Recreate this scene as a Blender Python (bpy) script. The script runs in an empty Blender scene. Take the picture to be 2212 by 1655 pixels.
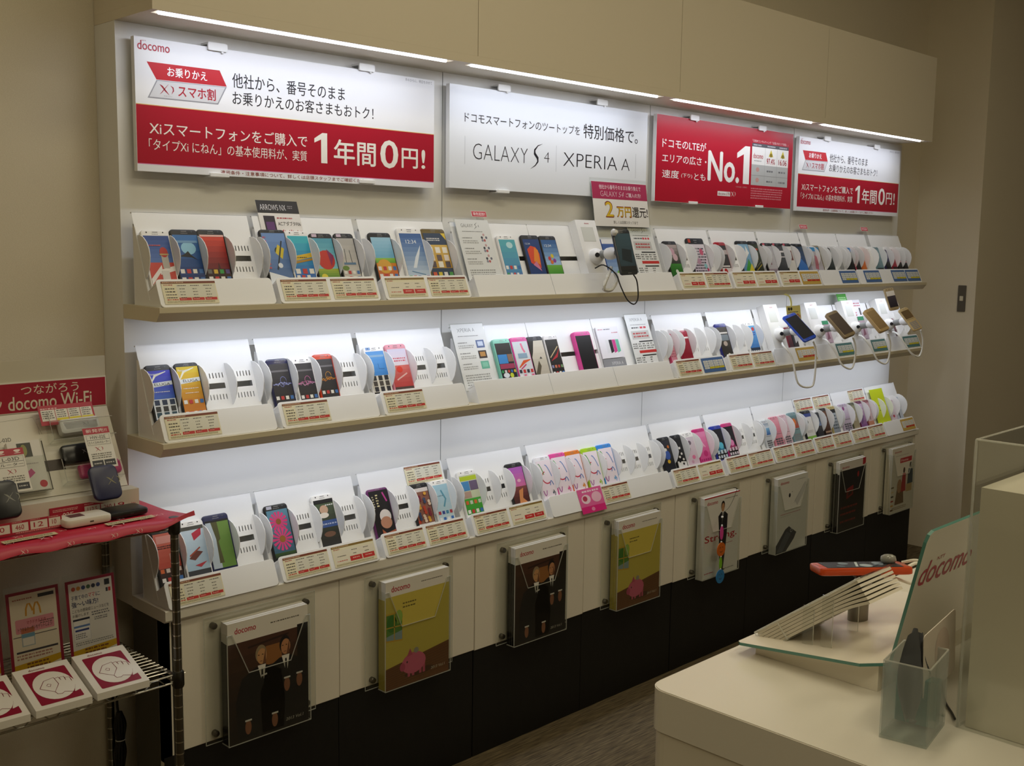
import bpy, math, random
from mathutils import Matrix, Vector
random.seed(7)
S = bpy.context.scene
COL = S.collection

# ------------------------------------------------------------------ camera, world, lights, exposure
cam = bpy.data.objects.new('camera', bpy.data.cameras.new('camera'))
COL.objects.link(cam); S.camera = cam
cam.data.sensor_fit = 'HORIZONTAL'; cam.data.sensor_width = 36.0
cam.data.lens = 2373.49 / 2212 * 36
cam.data.clip_start = 0.02
_r, _u, _f = (.70692509, -.70715824, .01356988), (.07951482, .0985235, .99195288), (.7028046, .70015737, -.1258783)
cam.matrix_world = Matrix(((_r[0], _u[0], -_f[0], -1.084), (_r[1], _u[1], -_f[1], -2.2481), (_r[2], _u[2], -_f[2], 1.4177), (0, 0, 0, 1)))

W = bpy.data.worlds.new('world'); S.world = W; W.use_nodes = True
W.node_tree.nodes['Background'].inputs[0].default_value = (1.0, .88, .62, 1)
W.node_tree.nodes['Background'].inputs[1].default_value = .07
S.view_settings.view_transform = 'Standard'; S.view_settings.look = 'None'
S.view_settings.gamma = 1; S.view_settings.use_curve_mapping = False
S.view_settings.exposure = 0.0

def area(name, loc, rot, sx, sy, power, col, spread=180):
    l = bpy.data.lights.new(name, 'AREA'); l.shape = 'RECTANGLE'; l.size = sx; l.size_y = sy
    l.energy = power; l.color = col; l.spread = math.radians(spread)
    o = bpy.data.objects.new(name, l); COL.objects.link(o); o.location = loc; o.rotation_euler = rot
    return o
WARM = (1.0, .89, .62); COOL = (.80, .86, 1.0)
CEIL_Z = 2.9
for i, (x, y) in enumerate([(-.6, -2.6), (1.6, -2.6), (2.3, -1.7), (.4, -1.3), (-2.0, -1.2)]):
    area('ceiling_lamp', (x, y, CEIL_Z - .03), (0, 0, 0), 1.2, .3, 8.9, WARM)
# LED strips: canopy (four), underside of both shelves
for x0, x1 in [(.016, .785), (.865, 1.64), (1.73, 2.55), (2.62, 3.43)]:
    area('canopy_led_light', ((x0 + x1) / 2, -.138, 1.858), (math.radians(12), 0, 0), x1 - x0, .008, .95, COOL, 160)
for z in (1.278, .9957):
    for k in range(4):
        area('shelf_led_light', (.46 + .885 * k, -.126, z - .034), (math.radians(16), 0, 0), .84, .008, .72, COOL, 170)

# ------------------------------------------------------------------ materials
MATS = {}
def lin(h):
    h = h.lstrip('#'); o = []
    for i in (0, 2, 4):
        c = int(h[i:i + 2], 16) / 255
        o.append(c / 12.92 if c <= .04045 else ((c + .055) / 1.055) ** 2.4)
    return (*o, 1)
def M(spec):
    """'#rrggbb', '#rrggbb/rough' or '#rrggbb/rough/metal', or a named material"""
    if spec in MATS: return MATS[spec]
    p = spec.split('/')
    m = bpy.data.materials.new('paint_' + spec.replace('#', '').replace('/', '_')); m.use_nodes = True
    b = m.node_tree.nodes['Principled BSDF']
    b.inputs['Base Color'].default_value = lin(p[0])
    b.inputs['Roughness'].default_value = float(p[1]) if len(p) > 1 else .45
    if len(p) > 2: b.inputs['Metallic'].default_value = float(p[2])
    MATS[spec] = m
    return m
def named(name, build):
    m = bpy.data.materials.new(name); m.use_nodes = True
    build(m.node_tree, m.node_tree.nodes, m.node_tree.links, m.node_tree.nodes['Principled BSDF'])
    MATS[name] = m
def _noise_col(scale, c0, c1, rough=.7, stretch=None, bump=0):
    def f(t, n, l, b):
        tc = n.new('ShaderNodeTexCoord'); mp = n.new('ShaderNodeMapping'); nz = n.new('ShaderNodeTexNoise'); rp = n.new('ShaderNodeValToRGB')
        if stretch: mp.inputs['Scale'].default_value = stretch
        nz.inputs['Scale'].default_value = scale; nz.inputs['Detail'].default_value = 4
        rp.color_ramp.elements[0].position = .3; rp.color_ramp.elements[1].position = .7
        rp.color_ramp.elements[0].color = lin(c0); rp.color_ramp.elements[1].color = lin(c1)
        l.new(tc.outputs['Object'], mp.inputs[0]); l.new(mp.outputs[0], nz.inputs[0]); l.new(nz.outputs[0], rp.inputs[0]); l.new(rp.outputs[0], b.inputs['Base Color'])
        b.inputs['Roughness'].default_value = rough
        if bump:
            bp = n.new('ShaderNodeBump'); bp.inputs['Strength'].default_value = bump; bp.inputs['Distance'].default_value = .001
            l.new(nz.outputs[0], bp.inputs['Height']); l.new(bp.outputs[0], b.inputs['Normal'])
    return f
named('wallpaper', _noise_col(420, '#d6ccb6', '#dfd6c2', .85, (1, 1, 1.6), .25))
named('carpet', _noise_col(150, '#3a3020', '#75664a', .95, (.10, 1.5, 1), .5))
named('black_laminate', _noise_col(60, '#0b0b0b', '#101010', .45, (1, 1, .15)))
named('wood_print', _noise_col(40, '#4d2f1a', '#6b4426', .5, (.2, 2, 1)))
def _acryl(tint, gl=.05, frost=0.0, fc=(.9, .93, .92, 1), base=.035):
    def f(t, n, l, b):
        n.remove(b); out = n['Material Output']
        tr = n.new('ShaderNodeBsdfTransparent'); tr.inputs[0].default_value = tint
        g = n.new('ShaderNodeBsdfGlossy'); g.inputs['Roughness'].default_value = gl
        lw = n.new('ShaderNodeLayerWeight'); lw.inputs[0].default_value = .5
        pw = n.new('ShaderNodeMath'); pw.operation = 'POWER'; pw.inputs[1].default_value = 5; l.new(lw.outputs[1], pw.inputs[0])
        fr = n.new('ShaderNodeMath'); fr.operation = 'MULTIPLY_ADD'; fr.inputs[1].default_value = .9; fr.inputs[2].default_value = base; l.new(pw.outputs[0], fr.inputs[0])
        mx = n.new('ShaderNodeMixShader'); l.new(fr.outputs[0], mx.inputs[0]); l.new(tr.outputs[0], mx.inputs[1]); l.new(g.outputs[0], mx.inputs[2])
        last = mx
        if frost:
            d = n.new('ShaderNodeBsdfDiffuse'); d.inputs[0].default_value = fc
            tl = n.new('ShaderNodeBsdfTranslucent'); tl.inputs[0].default_value = fc
            ad = n.new('ShaderNodeMixShader'); ad.inputs[0].default_value = .5; l.new(d.outputs[0], ad.inputs[1]); l.new(tl.outputs[0], ad.inputs[2])
            m2 = n.new('ShaderNodeMixShader'); m2.inputs[0].default_value = frost; l.new(mx.outputs[0], m2.inputs[1]); l.new(ad.outputs[0], m2.inputs[2]); last = m2
        l.new(last.outputs[0], out.inputs[0])
    return f
named('clear_acrylic', _acryl((.96, .97, .96, 1)))
named('acrylic_edge', _acryl((.93, .93, .9, 1), .2, .5, (.9, .9, .86, 1)))
named('frosted_acrylic', _acryl((.93, .95, .94, 1), .12, .2, (.8, .84, .82, 1)))
named('film', _acryl((.97, .97, .97, 1), .04, .03, base=.10))
def _emit(c, s):
    def f(t, n, l, b):
        b.inputs['Base Color'].default_value = (.8, .8, .8, 1); b.inputs['Emission Color'].default_value = c; b.inputs['Emission Strength'].default_value = s
    return f
named('led_glow', _emit((.93, .94, 1, 1), 6))
WHITE = '#eeede9/.38'; WARMW = '#e6dfd0/.5'; CHROME = '#c4c2bb/.22/1'; TRAYW = '#f1f1f0/.4'

# ------------------------------------------------------------------ mesh builder
def sub(a, b): return tuple(x - y for x, y in zip(a, b))
class MB:
    def __init__(s): s.v = []; s.f = []; s.m = []; s.ms = []
    def mi(s, m):
        if m not in s.ms: s.ms.append(m)
        return s.ms.index(m)
    def add(s, vs, fs, m, T=None):
        k = len(s.v); i = s.mi(m)
        s.v += [tuple(T @ Vector(p)) for p in vs] if T else [tuple(p) for p in vs]
        for f in fs: s.f.append([a + k for a in f]); s.m.append(i)
        return s
    def box(s, a, b, m, T=None):
        x0, y0, z0 = a; x1, y1, z1 = b
        return s.add([(x0, y0, z0), (x1, y0, z0), (x1, y1, z0), (x0, y1, z0), (x0, y0, z1), (x1, y0, z1), (x1, y1, z1), (x0, y1, z1)],
                     [(0, 3, 2, 1), (4, 5, 6, 7), (0, 1, 5, 4), (1, 2, 6, 5), (2, 3, 7, 6), (3, 0, 4, 7)], m, T)
    def prism(s, poly, z0, z1, m, T=None, top=None):
        n = len(poly)
        s.add([(x, y, z0) for x, y in poly] + [(x, y, z1) for x, y in poly], [tuple(range(n))[::-1]] + [(i, (i + 1) % n, (i + 1) % n + n, i + n) for i in range(n)], m, T)
        return s.add([(x, y, z1) for x, y in poly], [tuple(range(n))], top or m, T)
    def slab(s, poly, z0, z1, e, m, T=None):
        """prism with both rims rounded over by e (poly is convex, about its centroid)"""
        cx = sum(p[0] for p in poly) / len(poly); cy = sum(p[1] for p in poly) / len(poly)
        w = max(p[0] for p in poly) - min(p[0] for p in poly); h = max(p[1] for p in poly) - min(p[1] for p in poly)
        def ring(k): return [(cx + (x - cx) * (1 - 2 * k / w), cy + (y - cy) * (1 - 2 * k / h)) for x, y in poly]
        rings = [(ring(e), z0), (ring(e * .3), z0 + e * .3), (ring(0), z0 + e), (ring(0), z1 - e), (ring(e * .3), z1 - e * .3), (ring(e), z1)]
        n = len(poly); vs = [(x, y, z) for r, z in rings for x, y in r]
        fs = [tuple(range(n))[::-1], tuple(range(5 * n, 6 * n))]
        for k in range(5): fs += [(k * n + i, k * n + (i + 1) % n, (k + 1) * n + (i + 1) % n, (k + 1) * n + i) for i in range(n)]
        return s.add(vs, fs, m, T)
    def tube(s, pts, r, m, n=8, T=None, cap=True, closed=False):
        pts = [Vector(p) for p in pts]; L = len(pts); rs = r if isinstance(r, (list, tuple)) else [r] * L
        vs = []; up = None
        for i, p in enumerate(pts):
            if closed: t = pts[(i + 1) % L] - pts[i - 1]
            else: t = pts[min(i + 1, L - 1)] - pts[max(i - 1, 0)]
            t.normalize()
            if up is None: up = Vector((0, 0, 1)) if abs(t.z) < .9 else Vector((1, 0, 0))
            a = t.cross(up); a = a.normalized() if a.length > 1e-6 else t.orthogonal().normalized()
            b = a.cross(t).normalized(); up = b
            for k in range(n):
                q = 2 * math.pi * k / n; vs.append(tuple(p + (a * math.cos(q) + b * math.sin(q)) * rs[i]))
        fs = [(i * n + k, i * n + (k + 1) % n, (i + 1) * n + (k + 1) % n, (i + 1) * n + k) for i in range(L - 1) for k in range(n)]
        if closed: fs += [((L - 1) * n + k, (L - 1) * n + (k + 1) % n, (k + 1) % n, k) for k in range(n)]
        elif cap: fs += [tuple(range(n))[::-1], tuple(range((L - 1) * n, L * n))]
        return s.add(vs, fs, m, T)
    def lathe(s, prof, m, n=20, T=None):
        vs = [(r * math.cos(2 * math.pi * k / n), r * math.sin(2 * math.pi * k / n), z) for r, z in prof for k in range(n)]
        L = len(prof)
        fs = [(i * n + k, i * n + (k + 1) % n, (i + 1) * n + (k + 1) % n, (i + 1) * n + k) for i in range(L - 1) for k in range(n)]
        fs += [tuple(range(n))[::-1], tuple(range((L - 1) * n, L * n))]
        return s.add(vs, fs, m, T)
    def build(s, name, parent=None, T=None, smooth=None):
        me = bpy.data.meshes.new(name); me.from_pydata(s.v, [], s.f)
        for m in s.ms: me.materials.append(M(m))
        me.polygons.foreach_set('material_index', s.m)
        if smooth:
            me.polygons.foreach_set('use_smooth', [True] * len(s.f))
            me.set_sharp_from_angle(angle=math.radians(smooth))
        me.update()
        o = bpy.data.objects.new(name, me); COL.objects.link(o)
        if parent: o.parent = parent
        if T: o.matrix_local = T
        return o
def thing(o, label, cat, group=None):
    o['label'] = label; o['category'] = cat
    if group: o['group'] = group
    return o
LABELS = {}
def empty(name, label, cat, T=None, group=None):
    o = bpy.data.objects.new(name, None); COL.objects.link(o); o.empty_display_size = .05
    if T: o.matrix_world = T
    return thing(o, label, cat, group)
def struct(o): o['kind'] = 'structure'; return o
def frame(o, x, y):
    """matrix whose local x, y are the given directions (z = x cross y) at origin o"""
    x = Vector(x).normalized(); y = Vector(y); z = x.cross(y).normalized(); y = z.cross(x)
    return Matrix(((x.x, y.x, z.x, o[0]), (x.y, y.y, z.y, o[1]), (x.z, y.z, z.z, o[2]), (0, 0, 0, 1)))
def at(x, y, z): return Matrix.Translation((x, y, z))
def rrect(x0, y0, x1, y1, r, n=5):
    p = []
    for cx, cy, a in ((x1 - r, y0 + r, -90), (x1 - r, y1 - r, 0), (x0 + r, y1 - r, 90), (x0 + r, y0 + r, 180)):
        p += [(cx + r * math.cos(math.radians(a + 90 * k / n)), cy + r * math.sin(math.radians(a + 90 * k / n))) for k in range(n + 1)]
    return p
def ell(cx, cy, rx, ry, n=20, a0=0, a1=360):
    return [(cx + rx * math.cos(math.radians(a0 + (a1 - a0) * k / n)), cy + ry * math.sin(math.radians(a0 + (a1 - a0) * k / n))) for k in range(n + (a1 - a0 != 360))]

# ------------------------------------------------------------------ flat printing: lettering and shapes laid in thin layers on a face
TXT = {}
def glyphs(s, off=0.0, shear=0.0):
    k = (s, off, shear)
    if k not in TXT:
        c = bpy.data.curves.new('lettering', 'FONT'); c.body = s; c.size = 1; c.resolution_u = 3; c.offset = off; c.shear = shear
        o = bpy.data.objects.new('lettering', c); COL.objects.link(o)
        dg = bpy.context.evaluated_depsgraph_get(); dg.update()
        me = bpy.data.meshes.new_from_object(o.evaluated_get(dg))
        vs = [(v.co.x, v.co.y) for v in me.vertices]; fs = [tuple(p.vertices) for p in me.polygons]
        bpy.data.objects.remove(o); bpy.data.curves.remove(c); bpy.data.meshes.remove(me)
        TXT[k] = (vs, fs)
    return TXT[k]
DZ = .00022
class Art:
    def __init__(s, mb, T=None, z=0.0): s.b = mb; s.T = T; s.z = z; s.k = 1
    def lay(s, l): return s.z + DZ * (l if l is not None else s.k)
    def poly(s, p, m, l=None): s.b.add([(x, y, s.lay(l)) for x, y in p], [tuple(range(len(p)))], m, s.T); return s
    def rect(s, x0, y0, x1, y1, m, l=None): return s.poly([(x0, y0), (x1, y0), (x1, y1), (x0, y1)], m, l)
    def ell(s, cx, cy, rx, ry, m, l=None, n=18): return s.poly(ell(cx, cy, rx, ry, n), m, l)
    def bands(s, x0, y0, x1, y1, c0, c1, n=8, l=None):
        a, b = [int(c0[i:i + 2], 16) for i in (1, 3, 5)], [int(c1[i:i + 2], 16) for i in (1, 3, 5)]
        for k in range(n):
            t = (k + .5) / n; c = '#%02x%02x%02x' % tuple(int(q + (w - q) * t) for q, w in zip(a, b))
            s.rect(x0, y0 + (y1 - y0) * k / n, x1, y0 + (y1 - y0) * (k + 1) / n, c, l)
        return s
    def text(s, t, x0, y0, x1, y1, m, bold=0.0, l=None, shear=0.0):
        vs, fs = glyphs(t, min(bold, 0), shear)
        if not vs: return s
        if bold > .004:
            d = bold * .55 * (y1 - y0)
            for q, (dx, dy) in enumerate(((-d, 0), (d, 0), (0, d * .7), (0, -d * .7))):
                s.text(t, x0 + d + dx, y0 + d * .7 + dy, x1 - d + dx, y1 - d * .7 + dy, m, 0, (l if l is not None else s.k + 1) + .06 * (q + 1), shear)
            x0 += d; x1 -= d; y0 += d * .7; y1 -= d * .7
        ax, bx = min(v[0] for v in vs), max(v[0] for v in vs); ay, by = min(v[1] for v in vs), max(v[1] for v in vs)
        sx = (x1 - x0) / max(bx - ax, 1e-6); sy = (y1 - y0) / max(by - ay, 1e-6)
        s.b.add([(x0 + (x - ax) * sx, y0 + (y - ay) * sy, s.lay(l if l is not None else s.k + 1)) for x, y in vs], fs, m, s.T); return s
    def one(s, x0, y0, x1, y1, m, l=None):
        w, h = x1 - x0, y1 - y0
        return s.poly([(x0 + w * .52, y0), (x1, y0), (x1, y1), (x0 + w * .62, y1), (x0, y0 + h * .80), (x0, y0 + h * .66), (x0 + w * .52, y0 + h * .78)], m, l)
    def stroke(s, pts, w, m, l=None):
        """flat tapered line; w is one width or one per point"""
        L = len(pts); ws = w if isinstance(w, (list, tuple)) else [w] * L; vs = []
        for i, p in enumerate(pts):
            a, b = pts[max(i - 1, 0)], pts[min(i + 1, L - 1)]; d = math.hypot(b[0] - a[0], b[1] - a[1]) or 1
            nx, ny = -(b[1] - a[1]) / d, (b[0] - a[0]) / d
            vs += [(p[0] + nx * ws[i] / 2, p[1] + ny * ws[i] / 2, s.lay(l)), (p[0] - nx * ws[i] / 2, p[1] - ny * ws[i] / 2, s.lay(l))]
        s.b.add(vs, [(2 * i, 2 * i + 1, 2 * i + 3, 2 * i + 2) for i in range(L - 1)], m, s.T); return s
    def greek(s, x0, y0, x1, y1, m, rows=1, fill=.9, l=None):
        """lines too small to read: rows of short dashes"""
        for r in range(rows):
            h = (y1 - y0) / rows; ya = y0 + r * h + h * .25; yb = y0 + r * h + h * .75; x = x0
            while x < x0 + (x1 - x0) * fill:
                w = h * random.uniform(.3, 1.2); s.rect(x, ya, min(x + w, x1), yb, m, l); x += w + h * random.uniform(.15, .4)
        return s
    def xi(s, x, y, h, m, l=None):
        q = lambda a, b: (x + a * h, y + b * h)
        s.stroke([q(0, .92), q(.25, .75), q(.55, .4), q(.95, .02)], [.03 * h, .15 * h, .15 * h, .03 * h], m, l)
        s.stroke([q(.9, 1), q(.5, .55), q(.2, .18), q(0, 0)], [.02 * h, .07 * h, .07 * h, .02 * h], m, l)
        s.stroke([q(1.12, .9), q(1.38, .72), q(1.42, .45), q(1.22, .1)], [.02 * h, .13 * h, .13 * h, .02 * h], m, l)
        return s
def docomo(a, x0, y0, x1, y1, m='#b3122e', l=None): return a.text('docomo', x0, y0, x1, y1, m, .025, l)

# ================================================================== the room
XC, YW = 3.95, .095
b = MB().box((-4.2, -4.6, -.05), (6, YW + .1, 0), 'carpet'); struct(b.build('floor'))
struct(MB().box((-4.2, -4.6, CEIL_Z), (6, YW + .1, CEIL_Z + .05), '#e6ddc9/.9').build('ceiling'))
struct(MB().box((-4.2, YW, 0), (XC + .06, YW + .1, CEIL_Z), 'wallpaper').build('wall_back'))
struct(MB().box((XC, -.2, 0), (XC + .1, YW, CEIL_Z), 'wallpaper').build('wall_return'))
struct(MB().box((XC + .1, -.2, 0), (6, -.1, CEIL_Z), 'wallpaper').build('wall_right'))
struct(MB().box((-4.3, -4.6, 0), (-4.2, YW, CEIL_Z), 'wallpaper').build('wall_left'))
struct(MB().box((-4.2, -4.7, 0), (6, -4.6, CEIL_Z), 'wallpaper').build('wall_front'))

# light switch on the short return wall
o = empty('light_switch', 'slim grey switch plate with a pale button on the wall right of the shelves', 'switch', frame((XC, -.14, 1.196), (0, -1, 0), (0, 0, 1)))
MB().slab(rrect(-.0185, -.06, .0185, .06, .003), 0, .006, .0015, '#5b564c/.35').build('plate', o)
MB().slab(rrect(-.008, -.011, .008, .011, .002), .0062, .0095, .001, '#d8d2bd/.4').build('button', o)

# ================================================================== the display wall
Z1, Z2, Z3 = 1.278, .9957, .635
XL, XR = -.008, 3.555
o = empty('display_back_panel', 'tall white panelled backboard behind the three rows of phones', 'panel', at(0, 0, .61))
pb = MB()
for x0, x1 in ((XL, .895), (.898, 1.785), (1.788, 2.665), (2.668, XR)): pb.box((x0, 0, .0), (x1, YW - .001, 1.2555), WHITE)
pb.box((XL + .002, .0015, .002), (XR - .002, YW - .002, 1.252), '#8a8a88'); pb.build('board', o)
# canopy: fascia box over the wall with four recessed LED channels
CZ0, CZ1, CY = 1.866, 2.208, -.1645
o = empty('light_canopy', 'long beige canopy box over the wall with strip lights in its underside', 'canopy', at(0, 0, CZ0))
cb = MB(); T = at(0, 0, -CZ0)
xs = [XL, .87, 1.72, 2.6, 3.49]
for i in range(4): cb.box((xs[i] + (.001 if i else 0), CY, CZ0 + .02), (xs[i + 1] - .001, CY + .018, CZ1), '#e3d9c5/.55', T)
cb.box((XL, CY + .001, CZ1 - .018), (3.49, YW - .001, CZ1), WARMW, T)
cb.box((XL, CY + .001, CZ0 + .02), (XL + .018, YW - .001, CZ1 - .018), '#e3d9c5/.55', T); cb.box((3.472, CY + .001, CZ0 + .02), (3.49, YW - .001, CZ1 - .018), '#e3d9c5/.55', T)
strips = [(.006, .796), (.857, 1.652), (1.713, 2.559), (2.612, 3.44)]
cuts = [XL] + [q for s_ in strips for q in s_] + [3.49]
for i in range(0, 10, 2): cb.box((cuts[i], -.157, CZ0), (cuts[i + 1], -.128, CZ0 + .0199), '#e3d9c5/.55', T)
cb.box((XL, CY, CZ0), (3.49, -.157, CZ0 + .0199), '#e3d9c5/.55', T); cb.box((XL, -.128, CZ0), (3.49, YW - .001, CZ0 + .0199), '#e3d9c5/.55', T)
cb.build('fascia', o)
for i, (x0, x1) in enumerate(strips):
    q = empty('led_strip_light', 'white LED strip light recessed in the canopy above the %s sign' % ['wide white and red switch-over', 'pale two-phone', 'all-red', 'small white and red'][i], 'light', at(0, 0, CZ0), 'LED strips under the canopy')
    MB().box((x0, -.157, .016), (x1, -.128, .0195), '#26242a/.6').build('channel', q)
    MB().tube([(x0 + .012, -.139, .001), (x1 - .012, -.139, .001)], .0045, 'led_glow', 8).build('tube', q)
# shelves with bevelled underside
SHELF_LAB = {1: 'long beige shelf with chamfered front edge under the top row of phones', 2: 'long beige shelf with chamfered front edge under the middle row of phones'}
for n, z in ((1, Z1), (2, Z2)):
    T = frame((XL, 0, z), (0, -1, 0), (0, 0, 1))   # local x = out from wall, y = up, z = -X
    pr = [(0.001, 0), (.1615, 0), (.1615, -.011), (.146, -.03), (.001, -.03)]
    o = MB().prism([(x, y) for x, y in pr], -(3.525 - XL), 0, '#dcd2b8/.45').build('wall_shelf', None, T); thing(o, SHELF_LAB[n], 'shelf', 'wall shelves')
# worktop
T = frame((XL, 0, Z3), (0, -1, 0), (0, 0, 1))
pr = [(.001, 0), (.149, 0), (.151, -.002), (.151, -.022), (.146, -.027), (.001, -.027)]
o = MB().prism(pr, -(3.56 - XL), 0, '#e4dfd3/.35').build('worktop', None, T); thing(o, 'long narrow white worktop along the wall carrying the lowest row of phones', 'worktop')
# cabinets: four units, two doors each
CAB = [(XL, .9, .033), (.9, 1.8, .9), (1.8, 2.7, 1.8), (2.7, 3.555, 2.7)]
CABLAB = ['behind the chrome rack post', 'with the second men-in-suits leaflet holder', 'with the folder of a standing man on its door', 'furthest along the wall, by the corner']
DOORS = []
for i, (x0, x1, xd) in enumerate(CAB):
    o = empty('base_cabinet', 'white and black base cabinet ' + CABLAB[i], 'cabinet', at(x0, 0, 0), 'base cabinets under the worktop')
    MB().box((0, -.112, .0), (x1 - x0 - .0005, -.0005, .6075), '#4a463e/.6').box((0, -.128, .29), (.02 if i == 0 else .0, -.112, .6075), WARMW).build('body', o)
    if i == 0: MB().box((0, -.128, .0), (.024, -.1125, .6075), WARMW).box((0, -.1285, 0), (.024, -.128, .3), '#0d0d0d').build('end_strip', o)
    xm = .45 * (2 * i + 1)
    for xa, xb, dz in ((xd, xm, -.0025), (xm, x1, 0)):
        xa2 = xa - x0 + (.0025 if xa == xd and i else .0008); xb2 = xb - x0 - .0008
        d = MB().slab([(xa2, .3115 + dz), (xb2, .3115 + dz), (xb2, .605), (xa2, .605)], 0, .0255, .0012, WARMW, frame((0, -.1135, 0), (1, 0, 0), (0, 0, 1)))
        d.build('door', o)
        MB().box((xa2, -.1335, .0), (xb2, -.113, .308), 'black_laminate').build('kick_panel', o)
        DOORS.append((xa, xb))

# ================================================================== the four signs
FX, FZ = (1, 0, 0), (0, 0, 1)
RED, DKRED, INK = '#b8142e/.35', '#9a1228', '#1c1a22'
def sign(name, label, x0, x1, z0, z1, col, clips):
    T = frame((x0, -.029, z0), FX, FZ)
    o = empty(name, label, 'sign', T, 'hanging signs over the phones')
    w, h = x1 - x0, z1 - z0
    mb = MB().box((0, 0, -.014), (w, h, 0), '#f2f2f2/.3')
    a = Art(mb); a.rect(.0004, .0004, w - .0004, h - .0004, col, .3)
    MB().box((.03, .03, -.0285), (w - .03, h - .03, -.0145), '#bbbab5').build('spacer', o)
    for cx, cz, top in clips:
        c = MB(); X, Z = cx - x0, cz - z0
        if top: c.slab(rrect(X - .024, Z - .009, X + .024, Z + .009, .004), .001, .006, .001, '#f4f4f2/.3').box((X - .022, Z + .004, -.0288), (X + .022, Z + .0085, .001), '#f4f4f2/.3').tube([(X + .012, Z - .009, .003), (X + .012, Z - .0125, .003)], .003, '#f4f4f2/.3', 8)
        else: c.slab(rrect(X - .024, Z - .005, X + .024, Z + .004, .002), .001, .006, .001, '#f4f4f2/.3').box((X - .022, Z - .005, -.0288), (X + .022, Z - .001, .001), '#f4f4f2/.3')
        c.build('clip', o)
    return o, mb, a, w, h
def switch_sign(name, label, x0, x1, z0, z1, clips):
    o, mb, a, w, h = sign(name, label, x0, x1, z0, z1, '#f3f3f5/.3', clips)
    X, Zo = x0 - .019, z0 - 1.559
    kx = w / .823; B = lambda x: (x - .019) * kx; V = lambda z: (z - 1.559)
    docomo(a, B(.026), V(1.809), B(.099), V(1.828)); a.text('NTT', B(.036), V(1.8265), B(.046), V(1.829), '#b3122e', 0, 1)
    a.poly([(B(.046), V(1.786)), (B(.067), V(1.7515)), (B(.234), V(1.7545)), (B(.217), V(1.7875))], '#c4202e', 1)
    a.poly([(B(.067), V(1.7505)), (B(.046), V(1.712)), (B(.212), V(1.7135)), (B(.234), V(1.7535))], '#9c9ca2', 1)
    a.poly([(B(.069), V(1.749)), (B(.05), V(1.7145)), (B(.210), V(1.716)), (B(.230), V(1.752))], '#d7d7da', 2)
    a.text('お乗りかえ', B(.092), V(1.7605), B(.186), V(1.7805), '#ffffff', .03, 3)
    a.xi(B(.074), V(1.722), .022 * kx, '#a3142d', 3); a.text('スマホ割', B(.116), V(1.7205), B(.206), V(1.7455), '#b3122e', .03, 3); a.text('クロッシィ', B(.083), V(1.718), B(.102), V(1.7205), '#777777', 0, 3)
    a.text('他社から、番号そのまま', B(.248), V(1.7545), B(.556), V(1.7865), INK, .008, 1)
    a.text('お乗りかえのお客さまもおトク！', B(.248), V(1.7175), B(.643), V(1.7475), INK, .008, 1)
    a.text('手のひらに、明日をのせて', B(.745), V(1.8235), B(.834), V(1.831), '#8a8a90', 0, 1)
    a.rect(0.0006, V(1.5755), w - .0006, V(1.697), '#b0152d/.35', 1); a.rect(.0006, V(1.697), w - .0006, V(1.6985), '#e4c77f', 1); a.rect(.0006, V(1.574), w - .0006, V(1.5755), '#e58fc0', 1)
    C = '#f6f1e6'
    a.text('Xiスマートフォンをご購入で', B(.048), V(1.6365), B(.446), V(1.6645), C, .012, 2)
    a.text('「タイプXi にねん」の基本使用料が、実質', B(.046), V(1.604), B(.445), V(1.628), C, .004, 2)
    a.one(B(.466), V(1.603), B(.503), V(1.674), C, 2); a.text('年間', B(.522), V(1.603), B(.650), V(1.663), C, .03, 2)
    a.text('0', B(.664), V(1.602), B(.722), V(1.672), C, .05, 2); a.text('円', B(.733), V(1.606), B(.787), V(1.656), C, .03, 2); a.text('!', B(.799), V(1.607), B(.812), V(1.656), C, .05, 2)
    a.text('適用条件・注意事項について、詳しくは店頭スタッフまでご確認ください', B(.215), V(1.5625), B(.627), V(1.5715), '#8d2030', .01, 1)
    mb.build('board', o)
    return o
switch_sign('hanging_sign', 'widest white and red sign with long Japanese offer text, leftmost over the top shelf', .019, .842, 1.559, 1.835,
            [(.211, 1.8365, 1), (.62, 1.841, 1), (.21, 1.5605, 0), (.62, 1.566, 0)])
switch_sign('hanging_sign', 'white and red offer sign at the corner end, beside the all-red sign', 2.658, 3.485, 1.5565, 1.8335,
            [(2.859, 1.8385, 1), (3.265, 1.8355, 1)])
o, mb, a, w, h = sign('hanging_sign', 'pale silvery white sign naming two phone models, second from the rack end', .896, 1.737, 1.5635, 1.8345, '#eef1f6/.25',
                      [(1.094, 1.8425, 1), (1.51, 1.8445, 1), (1.094, 1.562, 0)])
B = lambda x: x - .896; V = lambda z: z - 1.5635
a.text('ドコモスマートフォンのツートップを', B(.95), V(1.7395), B(1.415), V(1.7655), INK, .006, 1); a.text('特別価格で。', B(1.431), V(1.7335), B(1.690), V(1.776), INK, .012, 1)
a.text('GALAXY', B(.982), V(1.644), B(1.194), V(1.686), INK, -.022, 1)
a.stroke([(B(1.2545), V(1.703)), (B(1.236), V(1.697)), (B(1.2225), V(1.684)), (B(1.2225), V(1.674)), (B(1.235), V(1.662)), (B(1.236), V(1.652)), (B(1.226), V(1.641)), (B(1.206), V(1.630))], [.0005, .0028, .006, .0085, .0085, .0055, .0032, .0005], INK, 1)
a.text('4', B(1.262), V(1.652), B(1.284), V(1.682), INK, -.02, 1)
a.text('XPERIA', B(1.344), V(1.647), B(1.592), V(1.686), INK, -.016, 1); a.text('A', B(1.612), V(1.649), B(1.653), V(1.685), INK, -.016, 1)
for x in (.951, 1.313, 1.682): a.rect(B(x), V(1.628), B(x) + .0012, V(1.703), '#b9bcc2', 1)
mb.build('board', o)
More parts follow.
